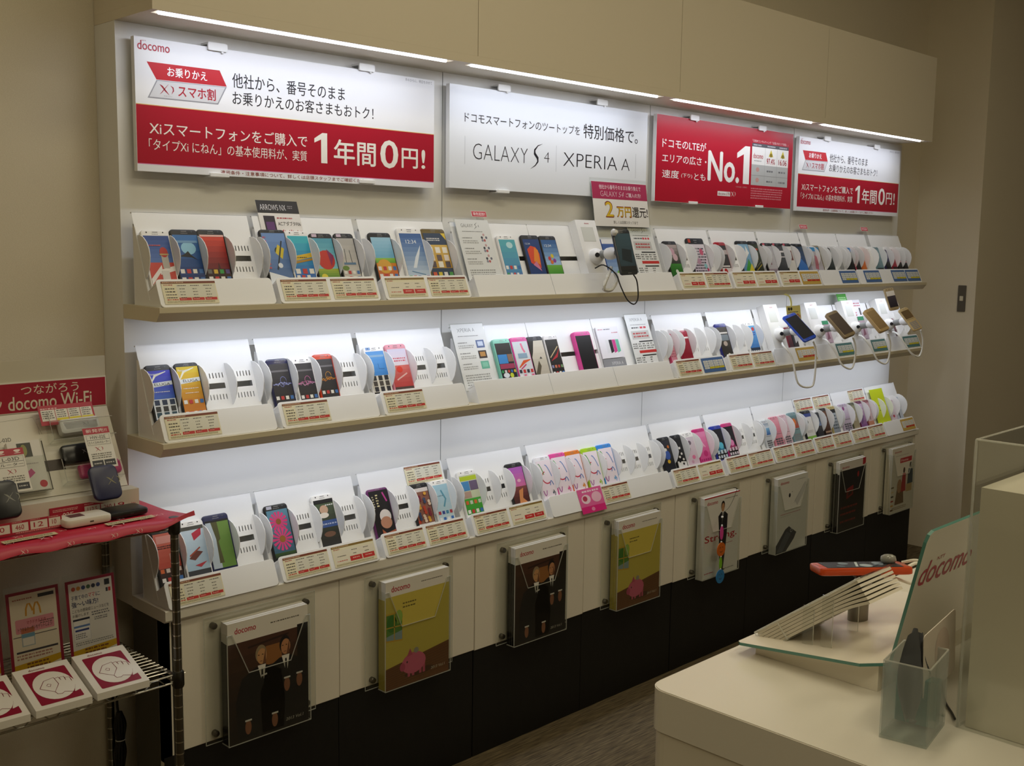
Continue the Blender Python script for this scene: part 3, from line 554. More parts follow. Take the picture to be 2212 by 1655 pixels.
ph_group(2, [
 (.035, .059, .044, 'black phone with a blue screen and white icon table, leftmost of the middle shelf', K, ELU('#3c3cc0', '#4a8ac8', [('r', 0, .02, 1, .42, '#dfe6ec'), ('i', .35, 3, ['#2c3c5a']), ('i', .22, 3, ['#3a3c40']), ('i', .1, 3, ['#2c4a5a'])])),
 (.102, .057, .044, 'black phone with a golden orange screen beside the blue one', K, ELU('#d8c030', '#c8702a', [('k', .2, .46, .9, .49, '#f0e8d8'), ('i', .3, 4, IC), ('i', .08, 5, IC)]), dict(scr=(.003, .012, .009))),
 (.332, .058, .050, 'navy edged black phone with a blue white sound wave screen', K, WV(3, '#8a94d8', '#cfd4f0'), dict(trim='#23254c/.25')),
 (.399, .056, .053, 'white phone with a pink sound wave screen', WH, WV(5, '#d878b0', '#e8c0dc')),
 (.460, .056, .047, 'red orange phone with an orange sound wave screen', K, WV(8, '#e0a030', '#d87028'), dict(trim='#c83a1a/.3')),
 (.618, .063, .037, 'white phone with a plain blue screen over an icon table', WH, [('g', .42, 1, '#3c86cf', '#5a9ad8'), ('r', .05, .86, .95, .91, '#88aed0'), ('s', [(.55, .7), (.55, .58), (.85, .57)], .02, '#2a5a98'), ('r', 0, .03, 1, .42, '#dcd6c8'), ('i', .36, 3, ['#2c2c30']), ('i', .23, 3, ['#4a4440']), ('i', .1, 3, ['#2c2c34'])], dict(logo='#7fa0d0')),
 (.688, .067, .035, 'pink phone with a red and white blossom screen', '#d98a98', [('g', 0, .6, '#b8383a', '#d87068'), ('g', .6, 1, '#e0d4dc', '#cfc8dc'), ('k', .1, .68, .95, .8, '#c8566a', 2), ('e', .45, .5, .16, .14, '#d83a2a'), ('s', [(.2, .25), (.8, .4)], .06, '#e8b8b0'), ('r', 0, 0, 1, .08, '#4a3c38')], dict(trim='#d98a98/.35')),
 (1.063, .066, .042, 'black phone with mint green edge, first of the four leaning phones in the centre', K, [('g', 0, 1, '#1c2028', '#34302e'), ('r', .02, .46, .62, .7, '#3c86c8'), ('r', .64, .5, .98, .7, '#8a6a58'), ('r', .02, .32, .98, .45, '#a03a5a'), ('e', .3, .15, .2, .12, '#e0e4ea'), ('e', .65, .14, .12, .12, '#c8d23a'), ('i', .25, 5, ['#3a9a5a', '#d8d8d8', '#c84a3a', '#3a6ab0', '#d8b23a'])], dict(trim='#7fc4ae/.35', thick=.012)),
 (1.132, .067, .041, 'black phone with hot pink edge and a white screen with colourful ribbon', K, [('g', 0, 1, '#d8dade', '#cdd6da'), ('s', [(.55, .95), (.6, .8), (.7, .7)], .12, '#e07a98'), ('s', [(.1, .3), (.5, .45), (.95, .5)], [.05, .16, .04], '#d8582a'), ('s', [(.2, .26), (.6, .38)], .06, '#c82a6a'), ('r', .2, .55, .8, .68, '#8aa4b8'), ('i', .2, 4, ['#2a3040', '#c83a3a']), ('i', .07, 4, ['#e8e8e8', '#d86a8a'])], dict(trim='#d0408e/.35', thick=.012)),
 (1.201, .064, .041, 'black phone with a pale tree and path screen', K, [('g', 0, 1, '#b8b0a0', '#d4cdbc'), ('p', [(0, 1), (.35, 1), (.15, .7), (0, .55)], '#2c2820'), ('p', [(.5, .5), (.6, .56), (.7, .5)], '#3a3c38'), ('p', [(0, .1), (.4, .45), (.5, .3), (.2, 0), (0, 0)], '#5a5240')]),
 (1.267, .058, .041, 'black phone with a dark red ribbon screen, last of the four leaning together', K, [('g', 0, 1, '#1c1a1a', '#3a3834'), ('p', [(.1, .4), (.7, .5), (1, .75), (.7, .6)], '#b02a34'), ('s', [(.1, .5), (.9, .8)], .06, '#c8b48a'), ('i', .25, 4, ['#8a8ab0', '#c87a5a', '#b84a3a', '#7a9a6a']), ('i', .07, 4, IC)], dict(trim='#dedad6/.35')),
 (1.401, .074, .038, 'switched off black phone with hot pink edge and a charging plug', K, [('g', 0, 1, '#141316', '#1a191b')], dict(trim='#d0408e/.35', thick=.016)),
 (1.826, .036, .064, 'black flip phone with pink screen in the tray right of the price board', K, [('g', 0, 1, '#d88a9e', '#e0a4ae'), ('k', .1, .2, .9, .6, '#b86a7a', 4)], dict(L=.112, trim='#b03058/.4')),
 (1.904, .060, .057, 'glossy dark red phone on the middle shelf', '#a01838', [('g', 0, 1, '#8a1428', '#9a1830'), ('r', 0, .84, 1, .9, '#e8e0e0')], dict(L=.122, trim='#a01838/.3')),
 (2.136, .067, .043, 'dark blue edged black phone with a city photo screen', K, [('g', 0, 1, '#2c2822', '#4a463e'), ('r', .05, .55, .95, .75, '#7a848a'), ('e', .5, .45, .2, .15, '#b8a89a'), ('r', .05, .78, .95, .83, '#d8d4cc'), ('e', .6, .1, .1, .05, '#e0d8b0')], dict(trim='#252a78/.3')),
 (2.312, .067, .046, 'white phone with a light blue screen, left of the first demo stand', WH, [('g', .25, 1, '#3c7cc8', '#6cb0dc'), ('g', 0, .25, '#16181c', '#2c3c58'), ('e', .75, .88, .14, .12, '#c83a3a'), ('k', .1, .65, .9, .8, '#3a4cb0', 2), ('i', .12, 5, ['#e8e8e8'])]),
])
ph_group(3, [
 (.038, .060, .041, 'dark phone with red tiled screen just behind the chrome rack post', K, [('g', .3, 1, '#b84a3c', '#c86a5a'), ('g', 0, .3, '#241a1c', '#4a2c2c'), ('r', .1, .8, .9, .95, '#d8948a'), ('k', .1, .68, .9, .76, '#3a2020', 2), ('r', .55, .45, .9, .58, '#c88a80'), ('i', .25, 4, ['#d86a3a', '#d8c8c0']), ('i', .07, 4, IC)]),
 (.104, .062, .037, 'white phone with red biplanes on pale blue sky', WH, [('g', .1, 1, '#a8c4d8', '#c4d4e0'), ('p', [(.45, .85), (.9, .95), (.85, .8), (.5, .7)], '#b83048'), ('p', [(.15, .35), (.5, .5), (.8, .45), (.4, .3)], '#6a3a34'), ('s', [(.2, .4), (.7, .55)], .06, '#a04a3a'), ('p', [(.35, .2), (.9, .25), (.6, .15)], '#b83a48'), ('r', 0, 0, 1, .1, '#3a3c42'), ('r', 0, .93, 1, 1, '#4a4a44')]),
 (.167, .064, .033, 'navy phone with a green field and trees turned sideways on screen', '#1a1e48', [('r', 0, 0, .4, 1, '#b4bfc4'), ('p', [(.2, 1), (.55, 1), (.55, .6), (.4, .55), (.5, .2), (.3, .2), (.3, .6)], '#4a4a30'), ('g', 0, 1, '#5f8438', '#6a8a40', 3), ('r', 0, 0, .38, 1, '#b0bcc4'), ('p', [(.22, .98), (.5, .98), (.52, .6), (.42, .55), (.5, .1), (.3, .1), (.34, .6)], '#50502f'), ('r', 0, .96, 1, 1, '#202024')]),
 (.326, .064, .036, 'black phone with two pink gerbera flowers on screen', K, [('g', 0, 1, '#3c6078', '#5a8aa0'), ('f', .48, .75, .42, '#d83a78', '#8a5a2a'), ('f', .5, .38, .48, '#e04484', '#9a6a2a'), ('g', 0, .1, '#20301c', '#3a5a2a')], dict(logo='#b4b4c4', L=.138)),
 (.459, .063, .032, 'white phone with a photo collage of people on screen', WH, [('g', 0, 1, '#2c2a2c', '#4a5a40'), ('r', 0, .4, 1, .55, '#3c5a9a'), ('e', .45, .78, .22, .2, '#c8a48a'), ('e', .4, .66, .25, .12, '#e8e0d4'), ('e', .5, .25, .3, .12, '#7a5a4a'), ('k', .05, .44, .95, .5, '#b8c4e0'), ('r', 0, .92, 1, 1, '#1c1c20'), ('k', .55, .85, .95, .89, '#e8e8e8')], dict(L=.14)),
 (.628, .066, .042, 'purple rimmed black phone with a person in white cap on screen', K, [('r', 0, 0, 1, 1, '#18161a'), ('e', .62, .45, .3, .3, '#e4dcd8'), ('e', .6, .32, .3, .26, '#c08a70'), ('p', [(.3, .2), (.5, .1), (1, .15), (1, .0), (.3, 0)], '#a85a3a'), ('s', [(.7, .95), (.85, .75)], .08, '#b83a8a'), ('k', .1, .6, .2, .9, '#b8b090', 6), ('k', .3, .65, .42, .93, '#d8cc9a', 5)], dict(trim='#6a2a66/.3', scr=(.003, .004, .006))),
 (.763, .061, .049, 'black phone with a crowded collage of orange figures on screen', K, [('r', 0, 0, 1, 1, '#8a5a4a'), ('r', 0, .9, 1, 1, '#d8d0cc'), ('r', 0, 0, 1, .08, '#d8d4d0')] + [('e', (7 * j % 10) / 11 + .08, .14 + .07 * (j % 11), .09, .08, ['#b8402a', '#d8a23a', '#e0c8b0', '#3a4a6a', '#7a2a3a'][j % 5]) for j in range(26)], dict(L=.128)),
 (.833, .060, .050, 'white phone with a pale blue screen beside the collage phone', WH, [('g', 0, 1, '#c4d8e0', '#a0c8da'), ('s', [(.5, .85), (.7, .6), (.5, .4)], .1, '#5a98b0'), ('k', .1, .68, .6, .72, '#5a7080'), ('i', .25, 4, ['#b83a4a', '#3a4a9a', '#4a8ab0']), ('i', .08, 4, ['#e8e8e8', '#3a6ab0'])], dict(L=.126)),
 (.939, .068, .038, 'white phone with bright green widget screen', WH, [('g', 0, .4, '#3c9a34', '#4aae3c'), ('r', 0, .4, 1, 1, '#c8d0b0'), ('r', 0, .86, 1, .97, '#b4c82a'), ('r', .02, .6, .48, .84, '#4a8ac0'), ('r', .5, .6, .98, .84, '#6a5a78'), ('r', .02, .42, .48, .58, '#b89a8a'), ('i', .3, 4, ['#d86a3a', '#c8d8c0']), ('i', .07, 4, IC)]),
 (1.122, .067, .042, 'black phone with a pink canyon sunset on screen', K, [('g', .5, 1, '#d870a8', '#a85ab8'), ('g', 0, .5, '#3a1c18', '#8a4a4a'), ('p', [(.3, 0), (.45, .4), (.75, .45), (.6, .2), (.9, .05)], '#d8905a'), ('e', .6, .65, .12, .08, '#e8b0c8')], dict(L=.138)),
 (1.242, .066, .038, 'white rimmed black phone with coloured arcs, first of five alike', K, swirl('#55606a'), dict(trim='#e8e6ea/.3', L=.138)),
 (1.309, .068, .036, 'pink rimmed black phone with coloured arcs on screen', K, swirl('#d8488a'), dict(trim='#e0509c/.3', L=.138)),
 (1.376, .068, .037, 'orange rimmed black phone with coloured arcs on screen', K, swirl('#e08a2a'), dict(trim='#dc7a20/.3', L=.138)),
 (1.453, .071, .037, 'lime rimmed black phone with coloured arcs on screen', K, swirl('#a8c83a'), dict(trim='#a8d028/.3', L=.138)),
 (1.525, .070, .035, 'blue rimmed black phone with coloured arcs on screen', K, swirl('#6aa8d8'), dict(trim='#3c8ad8/.3', L=.138)),
 (1.825, .060, .048, 'black phone with a blue and yellow cartoon-like blur on screen', K, [('g', 0, 1, '#1a1c24', '#2c2e38'), ('e', .5, .55, .28, .3, '#3a5aa8'), ('e', .45, .72, .12, .1, '#e0dcd0'), ('e', .5, .35, .15, .12, '#d8b02a'), ('e', .75, .8, .1, .1, '#c8702a')]),
 (1.892, .054, .048, 'black phone with white blots scattered on black screen', K, [('r', 0, 0, 1, 1, '#17171a'), ('p', [(0, 0), (1, 0), (1, .25), (0, .3)], '#e4e2e0')] + [('e', .2 + (5 * j % 7) / 11, .15 + .045 * j, .11, .09, ['#e8e6e2', '#1c1c1e'][j % 2]) for j in range(13)]),
 (1.957, .068, .046, 'white phone with pink and grey ovals on screen', WH, [('g', 0, 1, '#d8c0cc', '#cfc4cc'), ('e', .5, .8, .18, .13, '#6a5a68'), ('e', .35, .6, .14, .13, '#7a6a76'), ('e', .6, .3, .16, .12, '#e07aa0'), ('e', .4, .15, .12, .1, '#c89ab0')], dict(scr=(.004, .016, .018))),
 (2.028, .068, .041, 'magenta phone with a pink pattern screen', '#c42a74', [('g', 0, 1, '#d84a90', '#e088b0'), ('e', .4, .6, .2, .2, '#eeb0cc'), ('e', .6, .3, .2, .18, '#c8307a'), ('s', [(.3, .8), (.7, .5)], .06, '#f0c8d8'), ('i', .1, 5, ['#a82a6a'])], dict(trim='#c42a74/.35')),
 (2.128, .067, .042, 'black phone with a cyan spotlight on screen', K, [('g', 0, 1, '#101218', '#16181f'), ('p', [(.4, .7), (.9, .3), (.2, .25)], '#2a7aa0'), ('e', .6, .45, .22, .2, '#5ac0dc'), ('i', .25, 3, ['#c8d8e0']), ('i', .1, 4, ['#c8d0d8'])], dict(trim='#2a3aa0/.3')),
 (2.199, .063, .040, 'black phone with a magenta spotlight on screen', K, [('g', 0, 1, '#121016', '#1a161c'), ('p', [(.4, .75), (.9, .3), (.2, .25)], '#a82a68'), ('e', .55, .45, .22, .2, '#e88ac0'), ('i', .25, 3, ['#e0c8d8']), ('i', .1, 4, ['#d8d0d8'])], dict(trim='#c83a7a/.3')),
 (2.438, .045, .055, 'small silver flip phone with dark keypad and blue screen', '#c9ccce', [('g', 0, .6, '#2c5a9a', '#7ab0d0'), ('g', .6, 1, '#d8dce0', '#8a98a8')], dict(L=.122, flip=True)),
 (2.505, .060, .048, 'pink slide phone standing open with a bobble on top', '#d88a98', [('g', 0, 1, '#d07a8c', '#e09aa8')], dict(flip=True, L=.132)),
 (2.567, .049, .047, 'pale pink slide phone between the pink and the teal one', '#dcb8c0', [('g', 0, 1, '#cfa8b4', '#d8c4cc')], dict(flip=True, L=.132)),
 (2.636, .059, .045, 'teal grey slide phone with an orange flower screen', '#7a989c', [('g', 0, 1, '#b8402a', '#5a8a90'), ('e', .5, .5, .25, .25, '#d8702a'), ('e', .4, .2, .15, .12, '#e0a23a')], dict(flip=True, L=.134)),
 (2.734, .071, .048, 'black phone with a white page and green bar on screen', K, [('r', 0, 0, 1, 1, '#dcdad6'), ('g', 0, .18, '#6a9a3a', '#8ab84a'), ('e', .45, .7, .08, .1, '#2c3a34'), ('k', .15, .3, .8, .4, '#b8b4b0', 2), ('r', 0, .88, 1, 1, '#3c4a8a')]),
 (2.806, .047, .063, 'small dark slate phone behind a divider, worktop row', '#22252a', [('g', 0, .55, '#2a2a2e', '#3a3a3e'), ('g', .55, 1, '#7a90b8', '#2c3038')], dict(L=.118)),
 (2.864, .050, .051, 'brown black phone with a copper photo screen', '#241a14', [('g', 0, 1, '#3a241c', '#6a4430'), ('e', .5, .75, .2, .2, '#a8683a'), ('i', .2, 4, ['#c8a88a'])], dict(L=.13)),
 (2.933, .056, .050, 'ochre phone with a stack of grey notices on screen', '#b5a468', [('g', 0, 1, '#8a9098', '#a8b0b8'), ('k', .1, .2, .9, .8, '#4a545c', 5), ('r', 0, .85, 1, 1, '#1c1c20')], dict(L=.13)),
 (3.028, .066, .049, 'lilac phone with violet emblem, first of the last four on the worktop', '#b8a8b8', [('g', 0, 1, '#b4a0b8', '#d0c8d0'), ('e', .45, .85, .14, .14, '#8a3a7a')], dict(L=.13, flip=True)),
 (3.097, .054, .050, 'olive phone with gold glitter at its foot', '#5a5a40', [('g', 0, 1, '#a8987a', '#8a8a6a'), ('e', .5, .5, .2, .3, '#c8b8a0')], dict(L=.13)),
 (3.159, .057, .049, 'deep plum phone with violet ribbons on screen', '#6a2448', [('g', 0, 1, '#7a4a80', '#c8b0c8'), ('s', [(.2, .2), (.7, .5), (.4, .85)], .12, '#5a3a70')], dict(L=.13)),
 (3.222, .052, .050, 'brown pink phone with a tan lower half, last in its tray', '#8a4a50', [('g', 0, .25, '#b87a5a', '#c88a70'), ('g', .25, 1, '#d0b8b8', '#b89098'), ('s', [(.5, .3), (.6, .9)], .1, '#5a3040')], dict(L=.13)),
])

# trays take their dividers from the phones that lean in them
PLAIN = {1: (3, 4), 2: (3, 4, 5), 3: ()}
for row in (1, 2, 3):
    nlast = len(TX[row]) - 1
    for k, (x0, x1) in enumerate(TX[row]):
        ph = sorted((xc, w) for r, xc, w in PHL if r == row and x0 - .01 < xc < x1)
        plain = k in PLAIN[row]; fins = []; gaps = []; slit = None
        if row == 2 and 8 <= k: ph = []
        if not plain:
            raw = [x0 + .003, x1 - .004] + [q for xc, w in ph for q in (xc - w / 2 - .001, xc + w / 2 + .001)]
            raw = sorted(q for q in raw if x0 <= q <= x1)
            for q in raw:
                if not fins or q - fins[-1] > .024: fins.append(q)
            full = []
            for i, q in enumerate(fins):
                full.append(q)
                if i + 1 < len(fins):
                    g = fins[i + 1] - q; occ = any(q - .01 < xc < fins[i + 1] + .01 for xc, w in ph)
                    if not occ:
                        n = max(1, round(g / .068))
                        if not (row == 2 and k >= 8) : full += [q + g * j / n for j in range(1, n)]
            if row == 2 and k >= 8: full = [q for q in (x0 + .1, x1 - .07, x1 - .004)]
            fins = full
            for q, p in zip(fins, fins[1:]):
                if not any(q < xc < p for xc, w in ph) and p - q > .03: gaps.append((q, p))
        if row == 1 and k == 3: slit = [(1.06, 1.1865)]
        if row == 1 and k == 4: slit = [(1.1885, 1.37)]
        if row == 2 and k == 4: slit = [(1.25, 1.472)]
        n = len(ph); what = {0: 'empty', 1: 'holding one phone', 2: 'holding two phones', 3: 'holding three phones', 4: 'holding four phones'}.get(n, 'full of phones')
        if row == 2 and k >= 8: what = 'with a demo phone stand'
        if row == 1 and k == 4: what = 'with a demo phone stand'
        if row == 2 and k == 5: what = 'with a model card and price board'
        lab = 'white %s tray %s, %s along the %s' % ('plain' if plain else 'divided', what, ORD[k] if k < nlast else 'last', ROWN[row])
        if k == nlast: lab = lab.replace('last along', 'nearest the corner on')
        if k == 11: pass
        make_tray(row, k, x0, x1, lab, fins, gaps, plain, slit)

# ================================================================== price cards
CREAM = '#e4dcba'
def price_card(row, x0, x1, kind, label, T=None, h=.050, y0=.006):
    T = T or lip_T(row, x0)
    w = x1 - x0; mb = MB().box((0, y0, .0006), (w, y0 + h, .0012), {'C': '#4a6a9c', 'D': '#c2a04a', 'E': '#4f7a78', 'P': '#c01c34'}.get(kind, CREAM))
    a = Art(mb, None, .0012); Y = lambda v: y0 + h * v; X = lambda u: w * u
    if kind in 'AB':
        hd = '#7a3a22' if kind == 'A' else '#84692a'
        a.rect(0, Y(.9), w, Y(1), hd, 1); a.greek(X(.02), Y(.915), X(.42), Y(.985), '#d8b890', 1, .9, 2)
        a.greek(X(.04), Y(.8), X(.2), Y(.88), '#b0524a', 1, .9, 1)
        a.greek(X(.04), Y(.04), X(.96), Y(.13), '#8f8556', 2, .95, 1)
    if kind == 'A':
        a.rect(X(.26), Y(.3), X(.98), Y(.86), '#dcd8c4', .6)
        for j in range(3): a.greek(X(.28 + .24 * j), Y(.77), X(.47 + .24 * j), Y(.84), '#4a463c', 1, .8, 1)
        for q in range(4):
            a.greek(X(.05), Y(.62 - .13 * q), X(.24), Y(.72 - .13 * q), ['#5a5448', '#4a463c', '#7a7466', '#6a6458'][q], 1, .9, 1)
            for j in range(3): a.greek(X(.31 + .24 * j), Y(.62 - .13 * q), X(.43 + .24 * j), Y(.7 - .13 * q), '#7a7668', 1, .7, 1)
        a.greek(X(.05), Y(.14), X(.25), Y(.24), '#c0503c', 1, .9, 1)
        for j in range(3): a.rect(X(.27 + .24 * j), Y(.15), X(.495 + .24 * j), Y(.27), '#c22a26', 1); a.greek(X(.29 + .24 * j), Y(.18), X(.40 + .24 * j), Y(.24), '#e8a898', 1, .9, 2)
    elif kind == 'B':
        a.rect(X(.03), Y(.16), X(.98), Y(.78), '#e2dac2', .6)
        for j in range(2):
            a.greek(X(.45 + .28 * j), Y(.66), X(.6 + .28 * j), Y(.73), '#4a463c', 1, .8, 1); a.greek(X(.47 + .28 * j), Y(.48), X(.58 + .28 * j), Y(.55), '#5a564a', 1, .8, 1)
            a.rect(X(.38 + .3 * j), Y(.17), X(.66 + .3 * j), Y(.4), '#c22a26', 1); a.greek(X(.44 + .3 * j), Y(.25), X(.6 + .3 * j), Y(.35), '#eab0a0', 1, .9, 2)
        a.greek(X(.1), Y(.46), X(.3), Y(.53), '#5a564a', 1, .9, 1); a.greek(X(.08), Y(.22), X(.33), Y(.31), '#c86a58', 1, .9, 1)
    else:
        cell = '#dcdcd4'
        for q in range(4):
            for j in range(4): a.rect(X(.06 + .23 * j), Y(.24 + .15 * q), X(.27 + .23 * j), Y(.37 + .15 * q), cell, 1); a.greek(X(.09 + .23 * j), Y(.28 + .15 * q), X(.23 + .23 * j), Y(.33 + .15 * q), '#6a6e72', 1, .8, 2)
        yc = '#d8c81e' if kind in 'CE' else '#c4301e' if kind == 'D' else '#d8c81e'
        for j in range(1, 4): a.rect(X(.06 + .23 * j), Y(.24), X(.27 + .23 * j), Y(.37), yc, 2)
    return thing(mb.build('price_card', None, T), label, 'price card', 'price cards under the phones')
KIND = {'A': 'brown-barred cream price card', 'B': 'olive-barred cream price card', 'C': 'blue price card', 'D': 'gold price card', 'E': 'teal price card'}
CARDS = {1: {0: 'A', 1: 'AA', 2: 'BA', 5: 'BA', 6: 'BB', 7: 'BD', 8: '-C', 9: '-CCC'}, 2: {0: 'A', 1: 'A', 2: 'A', 6: 'AC', 7: 'AA', 8: '-D', 9: '-E', 10: '-E', 11: '-E'},
         3: {0: 'A', 1: 'AB', 2: 'AA', 3: 'AB', 5: 'AB', 6: 'AA', 7: 'AA', 8: 'AA', 9: 'AA', 10: '-D'}}
def ordk(row, k): return 'last' if k == len(TX[row]) - 1 else ORD[k]
for row in CARDS:
    for k, seq in CARDS[row].items():
        x0, x1 = TX[row][k]
        if row == 1 and k == 9: spots = [(0, .1), (.05, .18), (.285, .405), (.412, .532)]
        else: spots = [(.010, .134), (.146, x1 - x0 - .008)]
        dup = len(seq) == 2 and seq[0] == seq[1]
        for j, c in enumerate(seq):
            if c == '-': continue
            side = ['left of two', 'right of two'][j] if dup else ''
            if row == 1 and k == 9: side = {1: 'first', 2: 'second', 3: 'third'}[j]
            lab = '%s, %son the %s tray of the %s' % (KIND[c], side + ' ' if side else '', ordk(row, k), ROWN[row])
            price_card(row, x0 + spots[j][0], x0 + spots[j][1], c, lab)
# cards stuck high on the back plates of the worktop row
for x, k, lab in ((.735, 2, 'cream price card stuck high on the third worktop tray above two phones'), (2.690, 8, 'cream price card high on the ninth worktop tray, nearer the rack'), (2.830, 8, 'cream price card high on the ninth worktop tray, nearer the corner'), (3.115, 9, 'cream price card high on the tenth worktop tray')):
    price_card(3, x, x + .125, 'A', lab, plate_T(3, x, .053, .0004), .049, 0)
# pink notice and its neighbour on the wide worktop tray
T = lip_T(3, 1.318); mb = MB().box((0, -.012, .0008), (.108, .062, .0016), '#e0609a'); a = Art(mb, None, .0016)
a.rect(0, -.012, .108, .008, '#d81e78', 1); a.ell(.03, .03, .02, .014, '#f0d0dc', 1); a.ell(.078, .032, .022, .016, '#eeb8cc', 1); a.greek(.02, .048, .1, .058, '#f4d4e0', 1, .9, 1); a.ell(.05, -.002, .008, .006, '#e88ab0', 2); a.ell(.026, .032, .01, .008, '#b83a5a', 2)
thing(mb.build('pink_notice', None, T), 'pink notice hanging over the lip of the wide worktop tray', 'notice')
price_card(3, 1.430, 1.552, 'A', 'cream price card beside the pink notice on the wide worktop tray')

# ================================================================== standing info boards, pop cards and model cards
def info_board(row, x0, x1, label, title, kind):
    T = plate_T(row, x0, .183, .012); w, h = x1 - x0, .186
    o = empty('info_board', label, 'info board', T, 'clear info boards in the plain trays')
    MB().box((-.002, 0, -.0025), (w + .002, h + .003, -.0005), 'clear_acrylic').build('acrylic_sleeve', o)
    mb = MB().box((0, .001, -.0004), (w, h, .0002), '#dfe0dd'); a = Art(mb, None, .0002)
    if title == 'G': a.text('GALAXY', .018, h - .022, .062, h - .012, '#33343a', -.02, 1); a.stroke([(.078, h - .008), (.070, h - .014), (.074, h - .02), (.064, h - .027)], [.0004, .002, .002, .0004], '#33343a', 1); a.text('4', .080, h - .022, .084, h - .014, '#33343a', -.02, 1)
    else: a.text('XPERIA', .02, h - .022, .07, h - .012, '#33343a', -.02, 1); a.text('A', .075, h - .022, .083, h - .012, '#33343a', -.02, 1)
    a.greek(.018, h - .036, .1, h - .032, '#8a8a88', 1, .9, 1)
    if kind == 'info':
        for q in range(3):
            y = h - .055 - .03 * q
            a.greek(.012, y, .05, y + .005, '#7a7a78', 1, .9, 1); a.greek(.012, y - .014, .07, y - .003, '#a4a4a0', 2, .9, 1)
            if title == 'G':
                for j in range(5): a.ell(.085 + .008 * (j % 3), y - .004 + .008 * (j // 2), .004, .004, ['#8a8a98', '#b85a5a', '#6a6a7a', '#3a3c48', '#c8a0a0'][j], 1, 8)
            else:
                a.rect(.078, y - .014, .108, y + .008, ['#5a6c98', '#3a3030', '#6fb8a0'][q], 1); a.rect(.083, y - .009, .103, y + .004, ['#c8d4e8', '#b8884a', '#8accb4'][q], 2)
        a.greek(.012, .012, .11, .045, '#9a9a96', 5, .9, 1)
    else:
        a.greek(.02, h - .048, .06, h - .04, '#3a3a3a', 1, .9, 1); a.greek(.062, h - .05, .1, h - .038, '#c83040', 1, .9, 1)
        a.rect(.012, h - .082, .1, h - .054, '#c0c0bc', 1); a.greek(.02, h - .078, .095, h - .058, '#b84a4a', 2, .9, 2)
        for y, n, m in ((.058, 4, .1), (.012, 2, .06)):
            a.rect(.04, y + .036, .11, y + .04, '#2a2a2a', 1); a.rect(.03, y, .116, y + .009, '#c4302c', 1)
            for j in range(n): a.greek(.034 + .08 / n * j, y + .012, .05 + .08 / n * j, y + .034, '#6a6a66', 3, .7, 1)
            a.greek(.006, y + .014, .028, y + .034, '#5a5a58', 3, .9, 1)
    mb.build('printed_sheet', o)
    return o
info_board(1, .902, 1.024, 'tall clear info board with small pictures on the top shelf', 'G', 'info')
info_board(1, 1.626, 1.746, 'clear price board with red cells right of the demo stand, top shelf', 'G', 'price')
info_board(2, .889, 1.008, 'tall clear info board with three small pictures left of the mint phone', 'X', 'info')
info_board(2, 1.626, 1.738, 'clear price board with red cells beside the model card, middle shelf', 'X', 'price')
# model card with four phones and its grey name strip
o = empty('model_card', 'white card picturing white, black, pink and mint phones on the middle shelf', 'card', plate_T(2, 1.48, .16, .004))
mb = MB().box((0, .03, 0), (.104, .13, .003), '#eceaf0'); a = Art(mb, None, .003)
a.greek(.008, .12, .03, .124, '#c03a4a', 1, .9, 1); a.greek(.034, .119, .07, .125, '#7a7a80', 1, .9, 1); a.greek(.07, .108, .098, .113, '#c04a5a', 1, .9, 1)
for x, c in ((.030, '#e4e4e8'), (.046, '#26242a'), (.062, '#d0408e'), (.078, '#6fc0a4')): a.poly([(x, .045), (x + .015, .05), (x + .015, .088), (x, .088)], c, 1)
mb.build('picture_sheet', o)
mb = MB().box((0, 0, 0), (.104, .028, .0025), '#8f9094'); Art(mb, None, .0025).text('XPERIA A', .035, .008, .09, .018, '#e4e4e8', -.01, 1); mb.build('name_strip', o)
# clear sign holder with the 20,000 yen offer
Ts = frame((1.467, -.0585, 1.44), (1, 0, 0), (0, .025, .158))
o = empty('offer_sign', 'clear sign holder with magenta header and big golden 2, between two hanging signs', 'sign', Ts)
MB().box((-.006, -.12, -.003), (.272, .2, -.0008), 'clear_acrylic').build('acrylic_holder', o)
mb = MB().box((0, .035, -.0006), (.266, .172, 0), '#e6e2da'); a = Art(mb, None, 0)
a.rect(0, .119, .266, .171, '#a82850', 1); a.text('他社から番号そのままお乗り換えで', .034, .149, .236, .163, '#eed8dc', .01, 2); a.text('GALAXY', .038, .127, .118, .143, '#eed8dc', -.02, 2); a.text('S4', .124, .127, .15, .143, '#eed8dc', -.02, 2, .3); a.text('ご購入の方!', .160, .127, .234, .141, '#eed8dc', .01, 2)
a.text('2', .053, .062, .094, .113, '#7a1a10', .075, 1); a.text('2', .056, .065, .091, .110, '#d8b420', .02, 2); a.text('万円', .108, .063, .180, .098, '#8a3a18', .06, 1); a.text('万円', .111, .066, .177, .095, '#d8b420', .015, 2); a.text('還元!', .184, .065, .262, .098, '#2a2426', .02, 2)
a.text('詳しくは店頭スタッフまで', .088, .043, .208, .053, '#4a4646', 0, 1); mb.build('printed_sheet', o)
